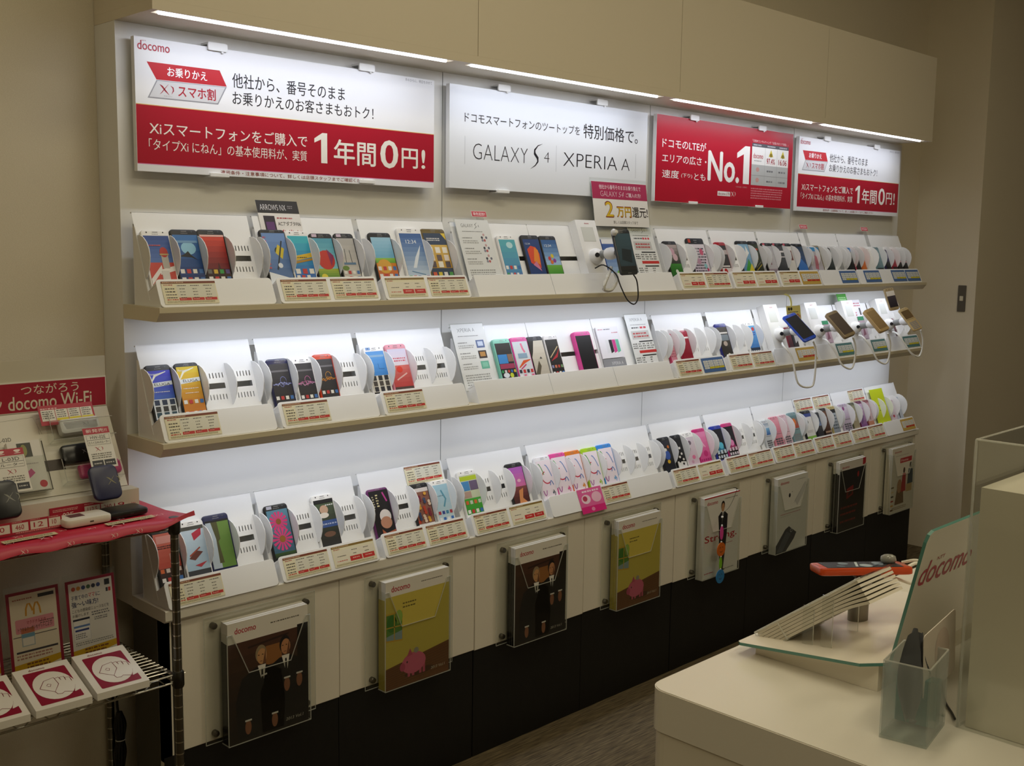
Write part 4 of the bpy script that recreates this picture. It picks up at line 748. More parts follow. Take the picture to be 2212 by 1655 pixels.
# pop card behind the tall black phone
T = plate_T(1, .306, .06, .0015)
o = empty('pop_card', 'small pop card with black header behind the tall snowboarder phone', 'card', T)
mb = MB().box((0, 0, 0), (.113, .098, .0008), '#e2ded8'); a = Art(mb, None, .0008)
a.rect(0, .067, .113, .098, '#18151a', 1); a.text('ARROWS', .008, .074, .057, .088, '#e6e2e6', -.01, 2); a.text('NX', .062, .074, .078, .088, '#e6e2e6', -.01, 2); a.greek(.083, .078, .1, .087, '#8a8488', 2, .8, 2)
a.rect(.012, 0, .042, .06, '#241828', 1); a.rect(.016, .005, .038, .045, '#5a2a6a', 2); a.greek(.048, .052, .09, .058, '#a82838', 1, .95, 1)
a.text('ACアダプタF06', .048, .036, .110, .047, '#2a2628', .01, 1); a.text('プレゼント!!', .051, .012, .110, .027, '#b01c2c', .03, 1); mb.build('printed_sheet', o)
for x, lab in ((.980, 'tiny red tag on a clear stick above the tall top-shelf info board'), (2.690, 'tiny red tag on a clear stick above the blue headed box'), (3.176, 'tiny red tag on a clear stick nearest the corner')):
    o = empty('stick_tag', lab, 'tag', plate_T(1, x, .06, .002), 'tiny red tags on clear sticks')
    mb = MB().box((0, .076, 0), (.056, .093, .001), '#f0dcdc'); a = Art(mb, None, .001); a.rect(.001, .077, .055, .092, '#c0303c', 1); a.text('新色追加!!', .006, .0795, .050, .0895, '#f2dcdc', .02, 2); mb.build('tag', o)
    MB().box((.014, .0, -.0006), (.042, .078, -.0001), 'film').build('clear_stick', o)

def carton(row, xc, w, s, L, label, face, head, spec, depth=.02):
    o = empty('phone_box', label, 'box', plate_T(row, xc, s + L, .001), 'product boxes among the phones')
    mb = MB().box((-w / 2, 0, 0), (w / 2, L, depth), face); a = Art(mb, None, depth); a.rect(-w / 2, L * .86, w / 2, L, head, .6); draw(a, -w / 2, 0, w, L * .86, spec); mb.build('carton', o); return o
carton(1, 2.704, .085, .066, .115, 'box with blue header and a pink phone picture on the top shelf', '#b4aeb4', '#3a8ac0', [('p', [(.3, .3), (.55, .25), (.75, .75), (.5, .85)], '#b06a78'), ('k', .1, .05, .5, .12, '#8a8488')])
carton(1, 2.978, .034, .066, .115, 'narrow black box with blue header in the last top-shelf tray', '#17181c', '#3a7ac0', [('e', .4, .75, .1, .08, '#c8ccd0'), ('e', .4, .2, .1, .08, '#c8ccd0')])

# ================================================================== demo stands: white slab, ball arm, tethered phone
def bez(p, n=24):
    """Catmull-Rom curve through the points"""
    P = [Vector(q) for q in p]; P = [P[0] * 2 - P[1]] + P + [P[-1] * 2 - P[-2]]; out = []
    m = max(2, n // (len(P) - 3))
    for i in range(1, len(P) - 2):
        for k in range(m):
            t = k / m; a, b, c, d = P[i - 1:i + 3]
            out.append(.5 * ((2 * b) + (c - a) * t + (2 * a - 5 * b + 4 * c - d) * t * t + (3 * b - a - 3 * c + d) * t ** 3))
    return out + [P[-2]]
def zrot(p, d):
    """frame at p whose local z points along d"""
    d = Vector(d).normalized(); q = d.to_track_quat('Z', 'Y'); return Matrix.Translation(p) @ q.to_matrix().to_4x4()
def demo_stand(row, x0, label, ph_c, ph_len, ph_up, hold_dir):
    w = .09; T = plate_T(row, x0, .196, .0006); Ti = T.inverted()
    o = empty('demo_stand', label, 'demo stand', T, 'white demo stands with ball arms')
    mb = MB().slab([(0, 0), (w, 0), (w, .203), (0, .203)], 0, .03, .001, '#efeeec/.35'); a = Art(mb, None, .03)
    docomo(a, .038, .19, .058, .1945, '#b8404e'); a.rect(.018, .135, .072, .18, '#c9cac4', 1); a.rect(.019, .136, .071, .179, '#d2d3cc', 1.5)
    mb.build('stand_block', o)
    base = Vector((.045, .086, .03))
    MB().lathe([(.024, 0), (.0245, .006), (.022, .016), (.016, .024), (.006, .0285)], '#eeedec/.3', 20, at(*base)).lathe([(.007, 0), (.007, .004)], '#16161c/.3', 14, zrot(base + Vector((-.013, -.002, .0215)), (-.55, -.1, .8))).build('ball_base', o, None, 50)
    c = Vector(ph_c); tgt = Ti @ c; b0 = base + Vector((.006, 0, .02)); d = (tgt - b0); L = d.length; dn = d.normalized()
    MB().tube([b0, b0 + dn * L * .42], .0125, '#8f908e/.4', 16).build('arm_neck', o, None, 50)
    k0 = b0 + dn * L * .36
    MB().tube([k0, k0 + dn * L * .1, k0 + dn * L * .26, k0 + dn * L * .46, k0 + dn * L * .58], [.012, .0175, .0185, .016, .01], '#eceae8/.3', 18).build('arm_knuckle', o, None, 50)
    return o, T
def held(label, c, up, out, L, w, body, spec, **k):
    """a phone whose centre is c, long axis `up`, screen normal `out`"""
    y = Vector(up).normalized(); z = Vector(out); x = y.cross(z).normalized(); z = x.cross(y)
    T = Matrix(((x.x, y.x, z.x, c[0]), (x.y, y.y, z.y, c[1]), (x.z, y.z, z.z, c[2]), (0, 0, 0, 1))) @ at(0, -L / 2, 0)
    k.setdefault('trim', None)
    return phone(0, 0, w, 0, label, body, spec, L=L, T=T, **k)
ROWN[0] = 'demo arms'
def tether(label, pts, r=.0028, m='#e6e5e0/.4', name='tether_cord', coil=False):
    p = bez(pts, 60 if coil else 36)
    mb = MB()
    if coil:
        q = []; up = Vector((0, 0, 1))
        for i in range(len(p) - 1):
            t = (p[i + 1] - p[i]); s_ = t.normalized().cross(up); s_ = s_.normalized() if s_.length > 1e-3 else Vector((1, 0, 0)); n_ = s_.cross(t.normalized())
            for j in range(5):
                an = 2 * math.pi * j / 5; q.append(p[i] + t * j / 5 + (s_ * math.cos(an) + n_ * math.sin(an)) * r * .8)
        mb.tube(q, r * .55, m, 5)
    else: mb.tube(p, r, m, 8)
    return thing(mb.build(name, None, None, 60), label, 'cord', 'cords on the demo phones')
# top shelf stand
demo_stand(1, 1.366, 'white demo stand with grey window and ball arm on the top shelf', (1.392, -.205, 1.396), .13, None, None)
held('dark slate demo phone clamped on the top-shelf arm in front of the price board', (1.398, -.221, 1.396), (0, .30, .95), (-.1, -.95, .30), .135, .069, '#23262c',
     [('g', 0, 1, '#2c4454', '#3c5a6c'), ('r', 0, 0, 1, .12, '#1c2026'), ('p', [(.2, .3), (.8, .2), (.9, .55), (.3, .6)], '#1c2c38')], trim='#3c4046/.25')
cl = MB().box((-.006, -.004, -.002), (.006, .004, .014), '#f0f0ee/.3').lathe([(.009, .0), (.011, .006), (.007, .012)], '#dadad8/.15', 14)
o = cl.build('phone_clamp', None, frame((1.362, -.210, 1.452), (1, 0, 0), (0, .3, .95)), 40); thing(o, 'clear clamp gripping the top corner of the slate demo phone', 'clamp')
tether('white coiled cord looping under the slate demo phone', [(1.40, -.175, 1.352), (1.36, -.20, 1.335), (1.315, -.225, 1.312), (1.312, -.225, 1.292), (1.345, -.225, 1.292), (1.385, -.21, 1.318), (1.40, -.19, 1.338)], .0045, '#d9d8d2/.5', 'coiled_cord', True)
tether('thin black charging cable hanging in a loop from the slate demo phone', [(1.424, -.238, 1.335), (1.432, -.245, 1.318), (1.44, -.245, 1.29), (1.44, -.245, 1.262), (1.425, -.243, 1.248), (1.40, -.238, 1.262), (1.385, -.225, 1.30), (1.385, -.205, 1.335), (1.36, -.18, 1.36), (1.345, -.16, 1.35)], .002, '#17171a/.4', 'charging_cable')
b_ = MB().box((-.03, 0, 0), (.034, .12, .012), '#2c4c9a'); a = Art(b_, None, .012); a.bands(-.03, 0, .034, .12, '#a8c0d8', '#2a4c98', 8, .6); a.rect(-.03, .105, .034, .12, '#e8e8ea', 1); a.ell(.02, .012, .012, .008, '#6fae4a', 1.5)
thing(b_.build('phone_box', None, plate_T(1, 1.512, .166, .001)), 'blue and white box leaning behind the slate demo phone', 'box', 'product boxes among the phones')
# middle shelf stands
for i, (x0, lab) in enumerate(((2.405, 'first white demo stand of the middle shelf, holding a blue phone'), (2.692, 'second white demo stand of the middle shelf, holding a brown flip phone'), (2.978, 'third white demo stand of the middle shelf, under a green tag'), (3.266, 'last white demo stand of the middle shelf, at the corner'))):
    demo_stand(2, x0, lab, (x0 + .03, -.225, 1.132), .12, None, None)
AO = (-.35, -.62, .7)
held('bright blue edged demo phone tilted on the first middle-shelf arm', (2.385, -.222, 1.134), (-.02, .75, .66), AO, .125, .062, K, [('r', 0, 0, 1, 1, '#141418')], trim='#2a50c0/.3')
held('brown closed flip phone on the second middle-shelf arm', (2.672, -.222, 1.130), (-.02, .72, .7), AO, .12, .056, '#6d5c48', [('g', 0, 1, '#4a3e34', '#5a4c3e')], trim='#8f7d5c/.3', thick=.015)
held('gold closed flip phone on the third middle-shelf arm', (2.957, -.22, 1.134), (-.02, .70, .72), AO, .11, .052, '#a3895c', [('g', 0, 1, '#8a7048', '#9c8256')], trim='#b89a66/.3', thick=.016)
held('lower keypad half of the gold clamshell at the corner', (3.245, -.225, 1.130), (-.02, .66, .75), AO, .11, .052, '#a8926c', [('r', 0, 0, 1, 1, '#6a5434')], trim='#c0a878/.3', flip=True, cat='phone')
held('upper screen half of the gold clamshell standing open at the corner', (3.127, -.196, 1.215), (-.02, .35, .93), (-.3, -.9, .3), .092, .052, '#e4dcd0', [('g', 0, .7, '#2c2630', '#4a4450'), ('g', .7, 1, '#f0ece8', '#f4f2f0')], trim='#b8a480/.3')
for i, (x, lab) in enumerate(((2.43, 'white cord looping below the blue demo phone'), (2.72, 'white cord looping below the brown flip phone'), (3.0, 'white cord looping below the gold flip phone'), (3.29, 'white cord looping below the open clamshell'))):
    dx = -.02 if i == 0 else 0; dz = [-.045, 0, 0, .01][i]
    tether(lab, [(x + .0, -.255, 1.088), (x + .018, -.258, 1.05), (x + .022, -.255, .995 + dz), (x + .004, -.25, .968 + dz), (x - .035 + dx, -.235, .985 + dz), (x - .05 + dx, -.215, 1.03), (x - .06 + dx, -.185, 1.07), (x - .03, -.15, 1.075)], .0036)
# yellow 10,000 card on a ribbon, green tag and little printed card
o = empty('offer_card', 'yellow card with red 10000 hanging on a ribbon beside the blue demo phone', 'card', frame((2.435, -.175, 1.135), (1, 0, .0), (0, .15, 1)))
mb = MB().box((-.045, 0, 0), (.05, .075, .0008), '#e6dc8a'); a = Art(mb, None, .0008); a.rect(-.045, 0, .05, .008, '#c43a5a', 1); a.text('10000', -.036, .026, .036, .046, '#c01c2c', .03, 1); a.text('円', .038, .028, .048, .040, '#c01c2c', .01, 1); a.greek(-.034, .05, .04, .055, '#4a4438', 1, .9, 1); a.greek(-.02, .01, .035, .022, '#b8683a', 2, .9, 1); a.ell(-.028, .064, .007, .006, '#33302a', 1, 10); a.ell(-.012, .064, .007, .006, '#33302a', 1, 10); mb.build('printed_sheet', o)
MB().tube(bez([(-.01, .074, 0), (-.012, .092, .002), (-.022, .112, 0), (-.04, .123, -.02)], 12), .004, '#e4e096', 4).build('ribbon', o)
mb = MB().box((0, 0, 0), (.075, .034, .001), '#4aa83a'); Art(mb, None, .001).greek(.008, .006, .068, .022, '#b8e0a8', 2, .95, 1)
thing(mb.build('green_tag', None, plate_T(2, 2.99, -.006, .012)), 'bright green tag behind the top of the third middle-shelf stand', 'tag')
mb = MB().box((0, 0, 0), (.1, .085, .001), '#e9e6ea'); a = Art(mb, None, .001); a.rect(.012, .05, .02, .075, '#3a3c70', 1); a.greek(.035, .055, .095, .075, '#c04a58', 2, .9, 1); a.greek(.015, .015, .05, .035, '#c04a5a', 2, .9, 1); a.rect(.075, .02, .088, .05, '#3a3434', 1)
thing(mb.build('picture_card', None, plate_T(2, 3.07, .072, .008)), 'small white printed card right of the third middle-shelf stand', 'card')
# products standing behind the arms of the middle shelf
for (x, w, s, L, lab, f, h_) in ((2.822, .05, .068, .112, 'white box with green header behind the brown flip phone', '#b9a0ac', '#2c8a5c'), (3.115, .05, .062, .118, 'white box with green header behind the gold flip phone', '#b8a4b0', '#2c8a5c')):
    carton(2, x, w, s, L, lab, f, h_, [('k', .2, .1, .8, .25, '#5a4a50', 2), ('p', [(.2, .35), (.7, .4), (.6, .85)], '#8a5a6a')])
for (x, w, c, lab) in ((2.52, .03, '#d8a8b0', 'slim pink phone behind the blue demo phone'), (2.555, .032, '#7a2c3a', 'slim wine red phone behind the blue demo phone'), (2.595, .03, '#3a3c40', 'slim charcoal phone behind the blue demo phone'), (2.80, .034, '#2a262c', 'slim black phone behind the brown flip phone'), (3.06, .04, '#22242c', 'slim black phone behind the gold flip phone'), (3.40, .04, '#8a5058', 'slim plum phone behind the open clamshell'), (3.36, .032, '#20242c', 'slim black phone behind the open clamshell')):
    phone(2, x, w, .075, lab, c, [('g', 0, 1, '#3a3438', c)], L=.105)
# end of the worktop row
mb = MB().box((-.055, 0, 0), (.058, .168, .0015), '#c3d01c'); a = Art(mb, None, .0015); a.greek(-.01, .09, .03, .1, '#6a7010', 1, .8, 1); a.greek(-.012, .07, .02, .078, '#5a6010', 1, .8, 1)
thing(mb.build('yellow_card', None, plate_T(3, 3.332, .184, .010)), 'tall lime yellow card in the last worktop tray', 'card')
phone(3, 3.435, .05, .07, 'pale pink child phone with red button in the last worktop tray', '#d8c4cc', [('g', 0, 1, '#d0c0c8', '#e0d4da'), ('e', .4, .3, .2, .15, '#b84a5a')], L=.11)
phone(3, 3.492, .05, .062, 'pale blue child phone with navy ball at the corner end of the worktop', '#c9d0da', [('g', 0, 1, '#b8c0cc', '#d4d8e0'), ('e', .3, .62, .3, .25, '#d87a8a'), ('e', .8, .7, .28, .28, '#1c2470'), ('r', .2, .1, .35, .4, '#20242c')], L=.115)

# ================================================================== leaflet holders and their booklets
def cov_men(a, w, h):
    a.rect(0, 0, w, h, '#1c120d', .6); a.rect(0, h * .83, w, h, '#dfdad0', 1); docomo(a, .018, h * .905, .072, h * .955, l=2); a.greek(.11, h * .915, w - .02, h * .935, '#6a645a', 1, .95, 1.5)
    a.bands(0, 0, w * .86, h * .83, '#120d0a', '#4a2d1e', 7, 1); a.rect(w * .86, 0, w, h * .85, '#100b09', 1.2); a.poly([(w * .24, h * .76), (w * .75, h * .79), (w * .75, h * .805), (w * .24, h * .775)], '#2a1812', 1.3)
    a.rect(w * .46, h * .58, w * .66, h * .74, '#8a5a2c', 1.4)
    def man(cx, top, sk, hair, turn):
        hh = .034
        a.poly([(cx - .062, h * .02), (cx - .066, top - .12), (cx - .05, top - .068), (cx - .014, top - .05), (cx + .016, top - .05), (cx + .052, top - .07), (cx + .062, top - .14), (cx + .058, h * .02)], '#0b0b0e', 2)
        a.poly([(cx - .009, top - .047), (cx + .012, top - .047), (cx + .004, top - .095)], '#d8d4cc', 3); a.stroke([(cx + .002, top - .055), (cx + .003, top - .095)], [.004, .008], '#0a0a0c', 4)
        a.ell(cx, top - hh * .62, .0145, .021, hair, 2.6); a.ell(cx + turn * .002, top - hh * .8, .0125, .0185, sk, 3)
        a.poly([(cx + turn * .012, top - .045), (cx + turn * .004, top - .045), (cx + turn * .012, top - .01)], '#6a442c', 3.5)
        for q in (-1, 1): a.ell(cx + q * .005 - turn * .001, top - hh * .68, .0022, .0012, '#20140e', 4, 8)
        a.stroke([(cx - .003, top - hh * 1.12), (cx + .003, top - hh * 1.12)], .0012, '#5a3024', 4)
    man(w * .70, h * .79, '#b07c54', '#141010', 1); man(w * .40, h * .765, '#b98a5c', '#8a7a5c', 1)
    for x, y in ((w * .23, h * .11), (w * .56, h * .10), (w * .72, h * .37), (w * .88, h * .38)): a.ell(x, y, .008, .017, '#8a5a40', 5); a.rect(x - .008, y + .014, x + .009, y + .018, '#d8d4cc', 5.5)
    a.stroke([(w * .40, h * .505), (w * .47, h * .512)], .004, '#c8c4bc', 5); a.text('2013 Vol.1', w * .70, h * .055, w * .93, h * .08, '#b8b0a4', 0, 5, .2)
def cov_room(a, w, h):
    a.rect(0, 0, w, h, '#dfdad0', .6); docomo(a, .018, h * .9, .078, h * .955, l=2); a.greek(.115, h * .925, w - .02, h * .94, '#6a645a', 1, .95, 1.5)
    a.rect(0, 0, w, h * .86, '#c5b44e', 1); a.poly([(0, 0), (w, 0), (w, h * .3), (0, h * .2)], '#6b4322', 1.5)
    for q in range(9): a.stroke([(0, h * (.02 + .02 * q)), (w, h * (.06 + .026 * q))], .0007, '#4a2c14', 1.8)
    a.poly([(0, h * .45), (w * .26, h * .43), (w * .26, h * .71), (0, h * .71)], '#c8a23a', 1.6); a.poly([(.002, h * .465), (w * .25, h * .445), (w * .25, h * .695), (.002, h * .695)], '#5a8a3a', 2)
    a.ell(w * .09, h * .61, .016, .022, '#3f7a2c', 2.3); a.ell(w * .2, h * .66, .012, .018, '#88a84a', 2.3); a.poly([(.002, h * .465), (w * .25, h * .445), (w * .25, h * .53), (.002, h * .5)], '#8aa0a4', 2.2)
    for x in (w * .13,): a.stroke([(x, h * .45), (x, h * .7)], .003, '#c8a23a', 3)
    a.stroke([(0, h * .58), (w * .25, h * .575)], .003, '#c8a23a', 3)
    a.greek(w * .26, h * .76, w * .5, h * .785, '#6a6030', 1, .9, 2); a.greek(w * .26, h * .725, w * .46, h * .75, '#6a6030', 1, .9, 2)
    # pink piggy bank on the table
    px, py = w * .43, h * .19
    a.ell(px + .02, py - .028, .05, .009, '#4a2e18', 3)
    for q in (-.02, -.006, .018, .03): a.rect(px + q, py - .034, px + q + .008, py - .01, '#b8506a', 3.5)
    a.ell(px, py, .04, .028, '#c8607c', 4); a.ell(px - .037, py - .004, .009, .011, '#b04a66', 4.5); a.poly([(px - .022, py + .02), (px - .012, py + .04), (px - .004, py + .022)], '#b8506a', 4.6); a.ell(px - .022, py + .006, .0022, .003, '#20141a', 5, 8); a.ell(px + .008, py + .031, .008, .0075, '#9a9688', 4.7)
    a.text('2013 Vol.1', w * .70, h * .07, w * .93, h * .095, '#cbbfa4', 0, 5, .2)
def cov_strong(a, w, h):
    a.rect(0, 0, w, h, '#dddbd6', .6); a.rect(0, h * .985, w, h, '#b8242e', 1); docomo(a, .016, h * .905, .078, h * .95, l=2); a.greek(.12, h * .93, w - .01, h * .95, '#8a8680', 1, .95, 1.5)
    cx = w * .52
    a.text('Strong.', .008, h * .42, w - .012, h * .53, '#b3122e', .03, 1)
    a.poly([(cx - .008, h * .06), (cx - .02, h * .58), (cx - .026, h * .74), (cx - .01, h * .785), (cx + .012, h * .785), (cx + .03, h * .74), (cx + .028, h * .5), (cx + .022, h * .3), (cx + .012, h * .06)], '#15161c', 2); a.poly([(cx - .004, h * .785), (cx + .006, h * .785), (cx + .001, h * .68)], '#e8e6e2', 3); a.stroke([(cx + .001, h * .775), (cx + .001, h * .69)], .003, '#17171c', 4)
    a.ell(cx, h * .86, .011, .017, '#1c1614', 2.5); a.ell(cx, h * .84, .009, .015, '#b88a64', 3)
    for q in (-1, 1): a.ell(cx + q * .0035, h * .845, .0014, .0009, '#20140e', 4, 6)
    a.poly([(cx - .02, h * .035), (cx + .002, h * .06), (cx + .002, h * .04)], '#101014', 2); a.poly([(cx + .004, h * .035), (cx + .024, h * .05), (cx + .008, h * .07)], '#101014', 2)
    a.greek(w * .62, h * .37, w * .85, h * .385, '#b85a68', 1, .9, 1); a.greek(.012, h * .05, .07, h * .075, '#b84a58', 1, .9, 1); a.greek(.12, h * .045, w - .02, h * .07, '#8a8680', 1, .9, 1)
def cov_phone(a, w, h):
    a.rect(0, 0, w, h, '#d4d4cf', .6); docomo(a, .018, h * .915, .076, h * .955, l=2); a.greek(.13, h * .93, w - .02, h * .945, '#9a9894', 1, .95, 1.5)
    a.stroke([(w * .95, h * .86), (w * .62, h * .62)], [.022, .03], '#babbb9', 1); a.ell(w * .4, h * .75, .007, .008, '#26282c', 1.5); a.ell(w * .48, h * .79, .002, .002, '#4a4c50', 1.5, 8); a.stroke([(w * .9, h * .88), (w * .55, h * .63)], .0015, '#8f908f', 1.6)
    a.greek(w * .12, h * .5, w * .78, h * .52, '#b87a80', 1, .98, 1); a.greek(w * .12, h * .475, w * .5, h * .488, '#a8a6a2', 1, .9, 1)
    a.poly([(0, 0), (0, h * .1), (w * .3, h * .3), (w * .42, h * .33), (w * .68, h * .22), (w * .6, h * .14), (w * .35, 0)], '#3e4248', 1); a.poly([(w * .05, h * .02), (w * .34, h * .27), (w * .5, h * .22), (w * .22, 0)], '#555a62', 1.5); a.ell(w * .5, h * .265, .008, .007, '#a8aab0', 2); a.ell(w * .5, h * .265, .005, .0045, '#22242a', 2.5)
def cov_black(a, w, h):
    a.rect(0, 0, w, h, '#1c1a1a', .6); a.rect(0, h * .88, w, h, '#cfcac4', 1); a.rect(w * .88, h * .9, w, h, '#a8242c', 1.3); docomo(a, .018, h * .905, .075, h * .94, l=2)
    a.poly([(w * .30, h * .45), (w * .55, h * .5), (w * .55, h * .64), (w * .30, h * .6)], '#7a1c1c', 1); a.poly([(w * .36, h * .49), (w * .50, h * .52), (w * .50, h * .57), (w * .36, h * .54)], '#2a1416', 1.5); a.ell(w * .72, h * .78, .008, .012, '#8a1c1c', 1)
    for y in (.31, .22, .11): a.greek(w * .1, h * y, w * .75, h * (y + .055), '#7a2420', 1, .9, 1)
def cov_home(a, w, h):
    a.rect(0, 0, w, h, '#d8d3c6', .6); docomo(a, .02, h * .925, .085, h * .955, l=2); a.greek(.03, h * .87, w - .04, h * .882, '#9a968c', 1, .9, 1)
    a.rect(w * .36, h * .755, w * .88, h * .83, '#b03034', 1); a.text('Home', w * .40, h * .772, w * .72, h * .813, '#ecd8d4', .01, 1)
    a.poly([(w * .2, h * .12), (w * .3, h * .42), (w * .55, h * .38), (w * .6, h * .12)], '#7a6248', 1); a.ell(w * .38, h * .4, .022, .03, '#b08a68', 1.5); a.poly([(w * .45, h * .3), (w * .5, h * .58), (w * .64, h * .58), (w * .66, h * .3)], '#b03a3c', 1.6); a.ell(w * .56, h * .63, .009, .013, '#4a3428', 1.8)
    a.poly([(w * .72, h * .4), (w * .76, h * .64), (w * .95, h * .62), (w * .97, h * .4)], '#4a5560', 1.6); a.ell(w * .84, h * .69, .009, .013, '#2c221e', 1.8); a.rect(w * .68, h * .28, w * .94, h * .4, '#c4a878', 1.4); a.greek(.02, h * .04, w * .8, h * .09, '#8f7a58', 2, .9, 1)
    for y in range(6): a.rect(0, h * (.04 + .07 * y), w * .14, h * (.065 + .07 * y), ['#6a4a30', '#c89a4a', '#a8403a', '#4a4236', '#d8c49a', '#7a6a50'][y], 1)
HOLD = [(.228, cov_men, 3, 'men in black suits', 'the rack post'), (.667, cov_room, 1, 'a piggy bank in a yellow room', 'the first'), (1.122, cov_men, 3, 'men in black suits', 'x'), (1.568, cov_room, 4, 'a piggy bank in a yellow room', 'x'), (2.018, cov_strong, 2, 'a standing man and the word Strong', 'x'), (2.474, cov_phone, 2, 'a grey phone on pale paper', 'x'), (2.925, cov_black, 3, 'dark red shapes on black', 'x'), (3.37, cov_home, 4, 'a family at home', 'x')]
HLAB = ['clear leaflet holder nearest the chrome rack, filled with black-suit booklets', 'clear leaflet holder with yellow piggy bank booklets, second cabinet door', 'clear leaflet holder with black-suit booklets on the third cabinet door', 'clear leaflet holder with yellow piggy bank booklets on the fourth cabinet door', 'clear leaflet holder behind the string of coloured discs', 'clear leaflet holder with pale phone booklets', 'clear leaflet holder with black and red booklets', 'clear leaflet holder nearest the corner']
BKP = ['black-suit booklet in the holder by the chrome rack', 'yellow piggy bank booklet on the second cabinet door', 'black-suit booklet on the third cabinet door', 'yellow piggy bank booklet on the fourth cabinet door', 'booklet with a standing man in black suit and red lettering', 'pale booklet with a grey phone on its cover', 'black booklet with dark red print', 'cream booklet with a family picture by the corner']
YD = -.1392
for i, (xc, cov, n, what, _) in enumerate(HOLD):
    o = empty('leaflet_holder', HLAB[i], 'leaflet holder', frame((xc, YD, .305), FX, FZ), 'clear leaflet holders on the cabinet doors')
    hw, hh = .145, .292
    MB().box((-hw, 0, .006), (hw, hh, .0085), 'clear_acrylic').build('back_plate', o)
    e = MB(); 
    for p, q in (((-hw, 0), (hw, 0)), ((hw, 0), (hw, hh)), ((-hw, hh), (-hw, 0)), ((-hw, hh), (hw, hh))): e.tube([(p[0], p[1], .0072), (q[0], q[1], .0072)], .0011, 'acrylic_edge', 4)
    D = .040; pw = .1085; top = .252; pl = [(-pw, -.004), (pw, -.004), (pw, top), (pw - .012, top), (.055, .155), (-.055, .155), (-pw + .012, top), (-pw, top)]
    pk = MB().prism(pl, D, D + .002, 'clear_acrylic').box((-pw, -.004, .009), (-pw + .002, top, D), 'clear_acrylic').box((pw - .002, -.004, .009), (pw, top, D), 'clear_acrylic').box((-pw, -.006, .009), (pw, -.004, D + .002), 'clear_acrylic')
    pk.build('pocket', o)
    ring = [(x, y, D + .001) for x, y in pl]; e.tube(ring, .0013, 'acrylic_edge', 5, closed=True)
    e.tube([(pw - .001, -.004, .012), (pw - .001, -.004, D)], .0013, 'acrylic_edge', 5).tube([(-pw + .001, -.004, .012), (-pw + .001, -.004, D)], .0013, 'acrylic_edge', 5)
    e.build('polished_edges', o)
    for sx in (-1, 1):
        for sy in (.022, hh - .022): MB().lathe([(.0072, .0002), (.0075, .010), (.0065, .0125), (.003, .0132)], '#77736b/.3/1', 14, at(sx * (hw - .024), sy, 0)).build('screw', o, None, 40)
    for k in range(n):
        z0 = .0105 + .0285 / n * k + (.0285 - .0285 / n) * 0
        th = .0285 / n - .0008
        x_ = random.uniform(-.0015, .0015); y_ = random.uniform(-.001, .004) if k < n - 1 else 0
        mb = MB().box((-.105 + x_, -.0035, z0), (.105 + x_, .276 + y_, z0 + th), '#d6d2c8/.6'); T2 = frame((xc, YD, .305), FX, FZ)
        a = Art(mb, at(-.105 + x_, -.0035, 0), z0 + th)
        side = {cov_men: '#14100e', cov_room: '#b9a94e', cov_black: '#141212', cov_phone: '#c8c8c4', cov_strong: '#cfcdc8', cov_home: '#cfc8b8'}[cov]
        mb.box((-.1056 + x_, -.0035, z0), (-.105 + x_, .23 + y_, z0 + th), side)
        if k == n - 1: cov(a, .21, .28)
        lab = BKP[i] + ('' if k == n - 1 else ', behind the front copy')
        thing(mb.build('booklet', None, T2), ('front ' if n > 1 and k == n - 1 else '') + lab, 'booklet', 'booklets: ' + BKP[i])
# string of coloured discs hanging before the fifth holder
o = empty('charm_string', 'string of pink, orange, lime and blue discs hanging before the standing-man booklet', 'charm', frame((1.978, -.205, .305), FX, FZ))
MB().tube(bez([(-.03, .315, .03), (.03, .31, .03), (.05, .27, .01), (.035, .235, 0), (0, .222, 0), (0, .2, 0), (0, .0, 0)], 40), .0007, '#5a564c', 5).build('cord', o)
for nm, y, rx, ry, c in (('disc', .172, .0, .0, '#e8e6e2'), ('disc', .155, .009, .024, '#d8489a'), ('disc', .098, .024, .024, '#c8641c'), ('disc', .05, .008, .021, '#7ab82a'), ('disc', .004, .024, .024, '#2c7ab8')):
    mb = MB()
    if rx == 0: mb.lathe([(.001, -.004), (.004, -.002), (.004, .002), (.001, .004)], c, 10, at(0, .21, 0))
    else:
        mb.prism(ell(0, y, rx, ry, 24), -.001, .001, c + '/.3')
        if rx > .02: a = Art(mb, None, .001); a.stroke([(-.010, y + .006), (-.004, y + .008)], .002, '#3a2a1a', 1); a.stroke([(.004, y + .008), (.010, y + .006)], .002, '#3a2a1a', 1); a.stroke([(-.008, y - .006), (0, y - .010), (.008, y - .006)], .002, '#3a2a1a', 1)
    mb.lathe([(.001, -.003), (.003, -.001), (.003, .001), (.001, .003)], '#e6e4de', 8, at(0, y + max(ry, .005) + .002, 0)); mb.build(nm, o)

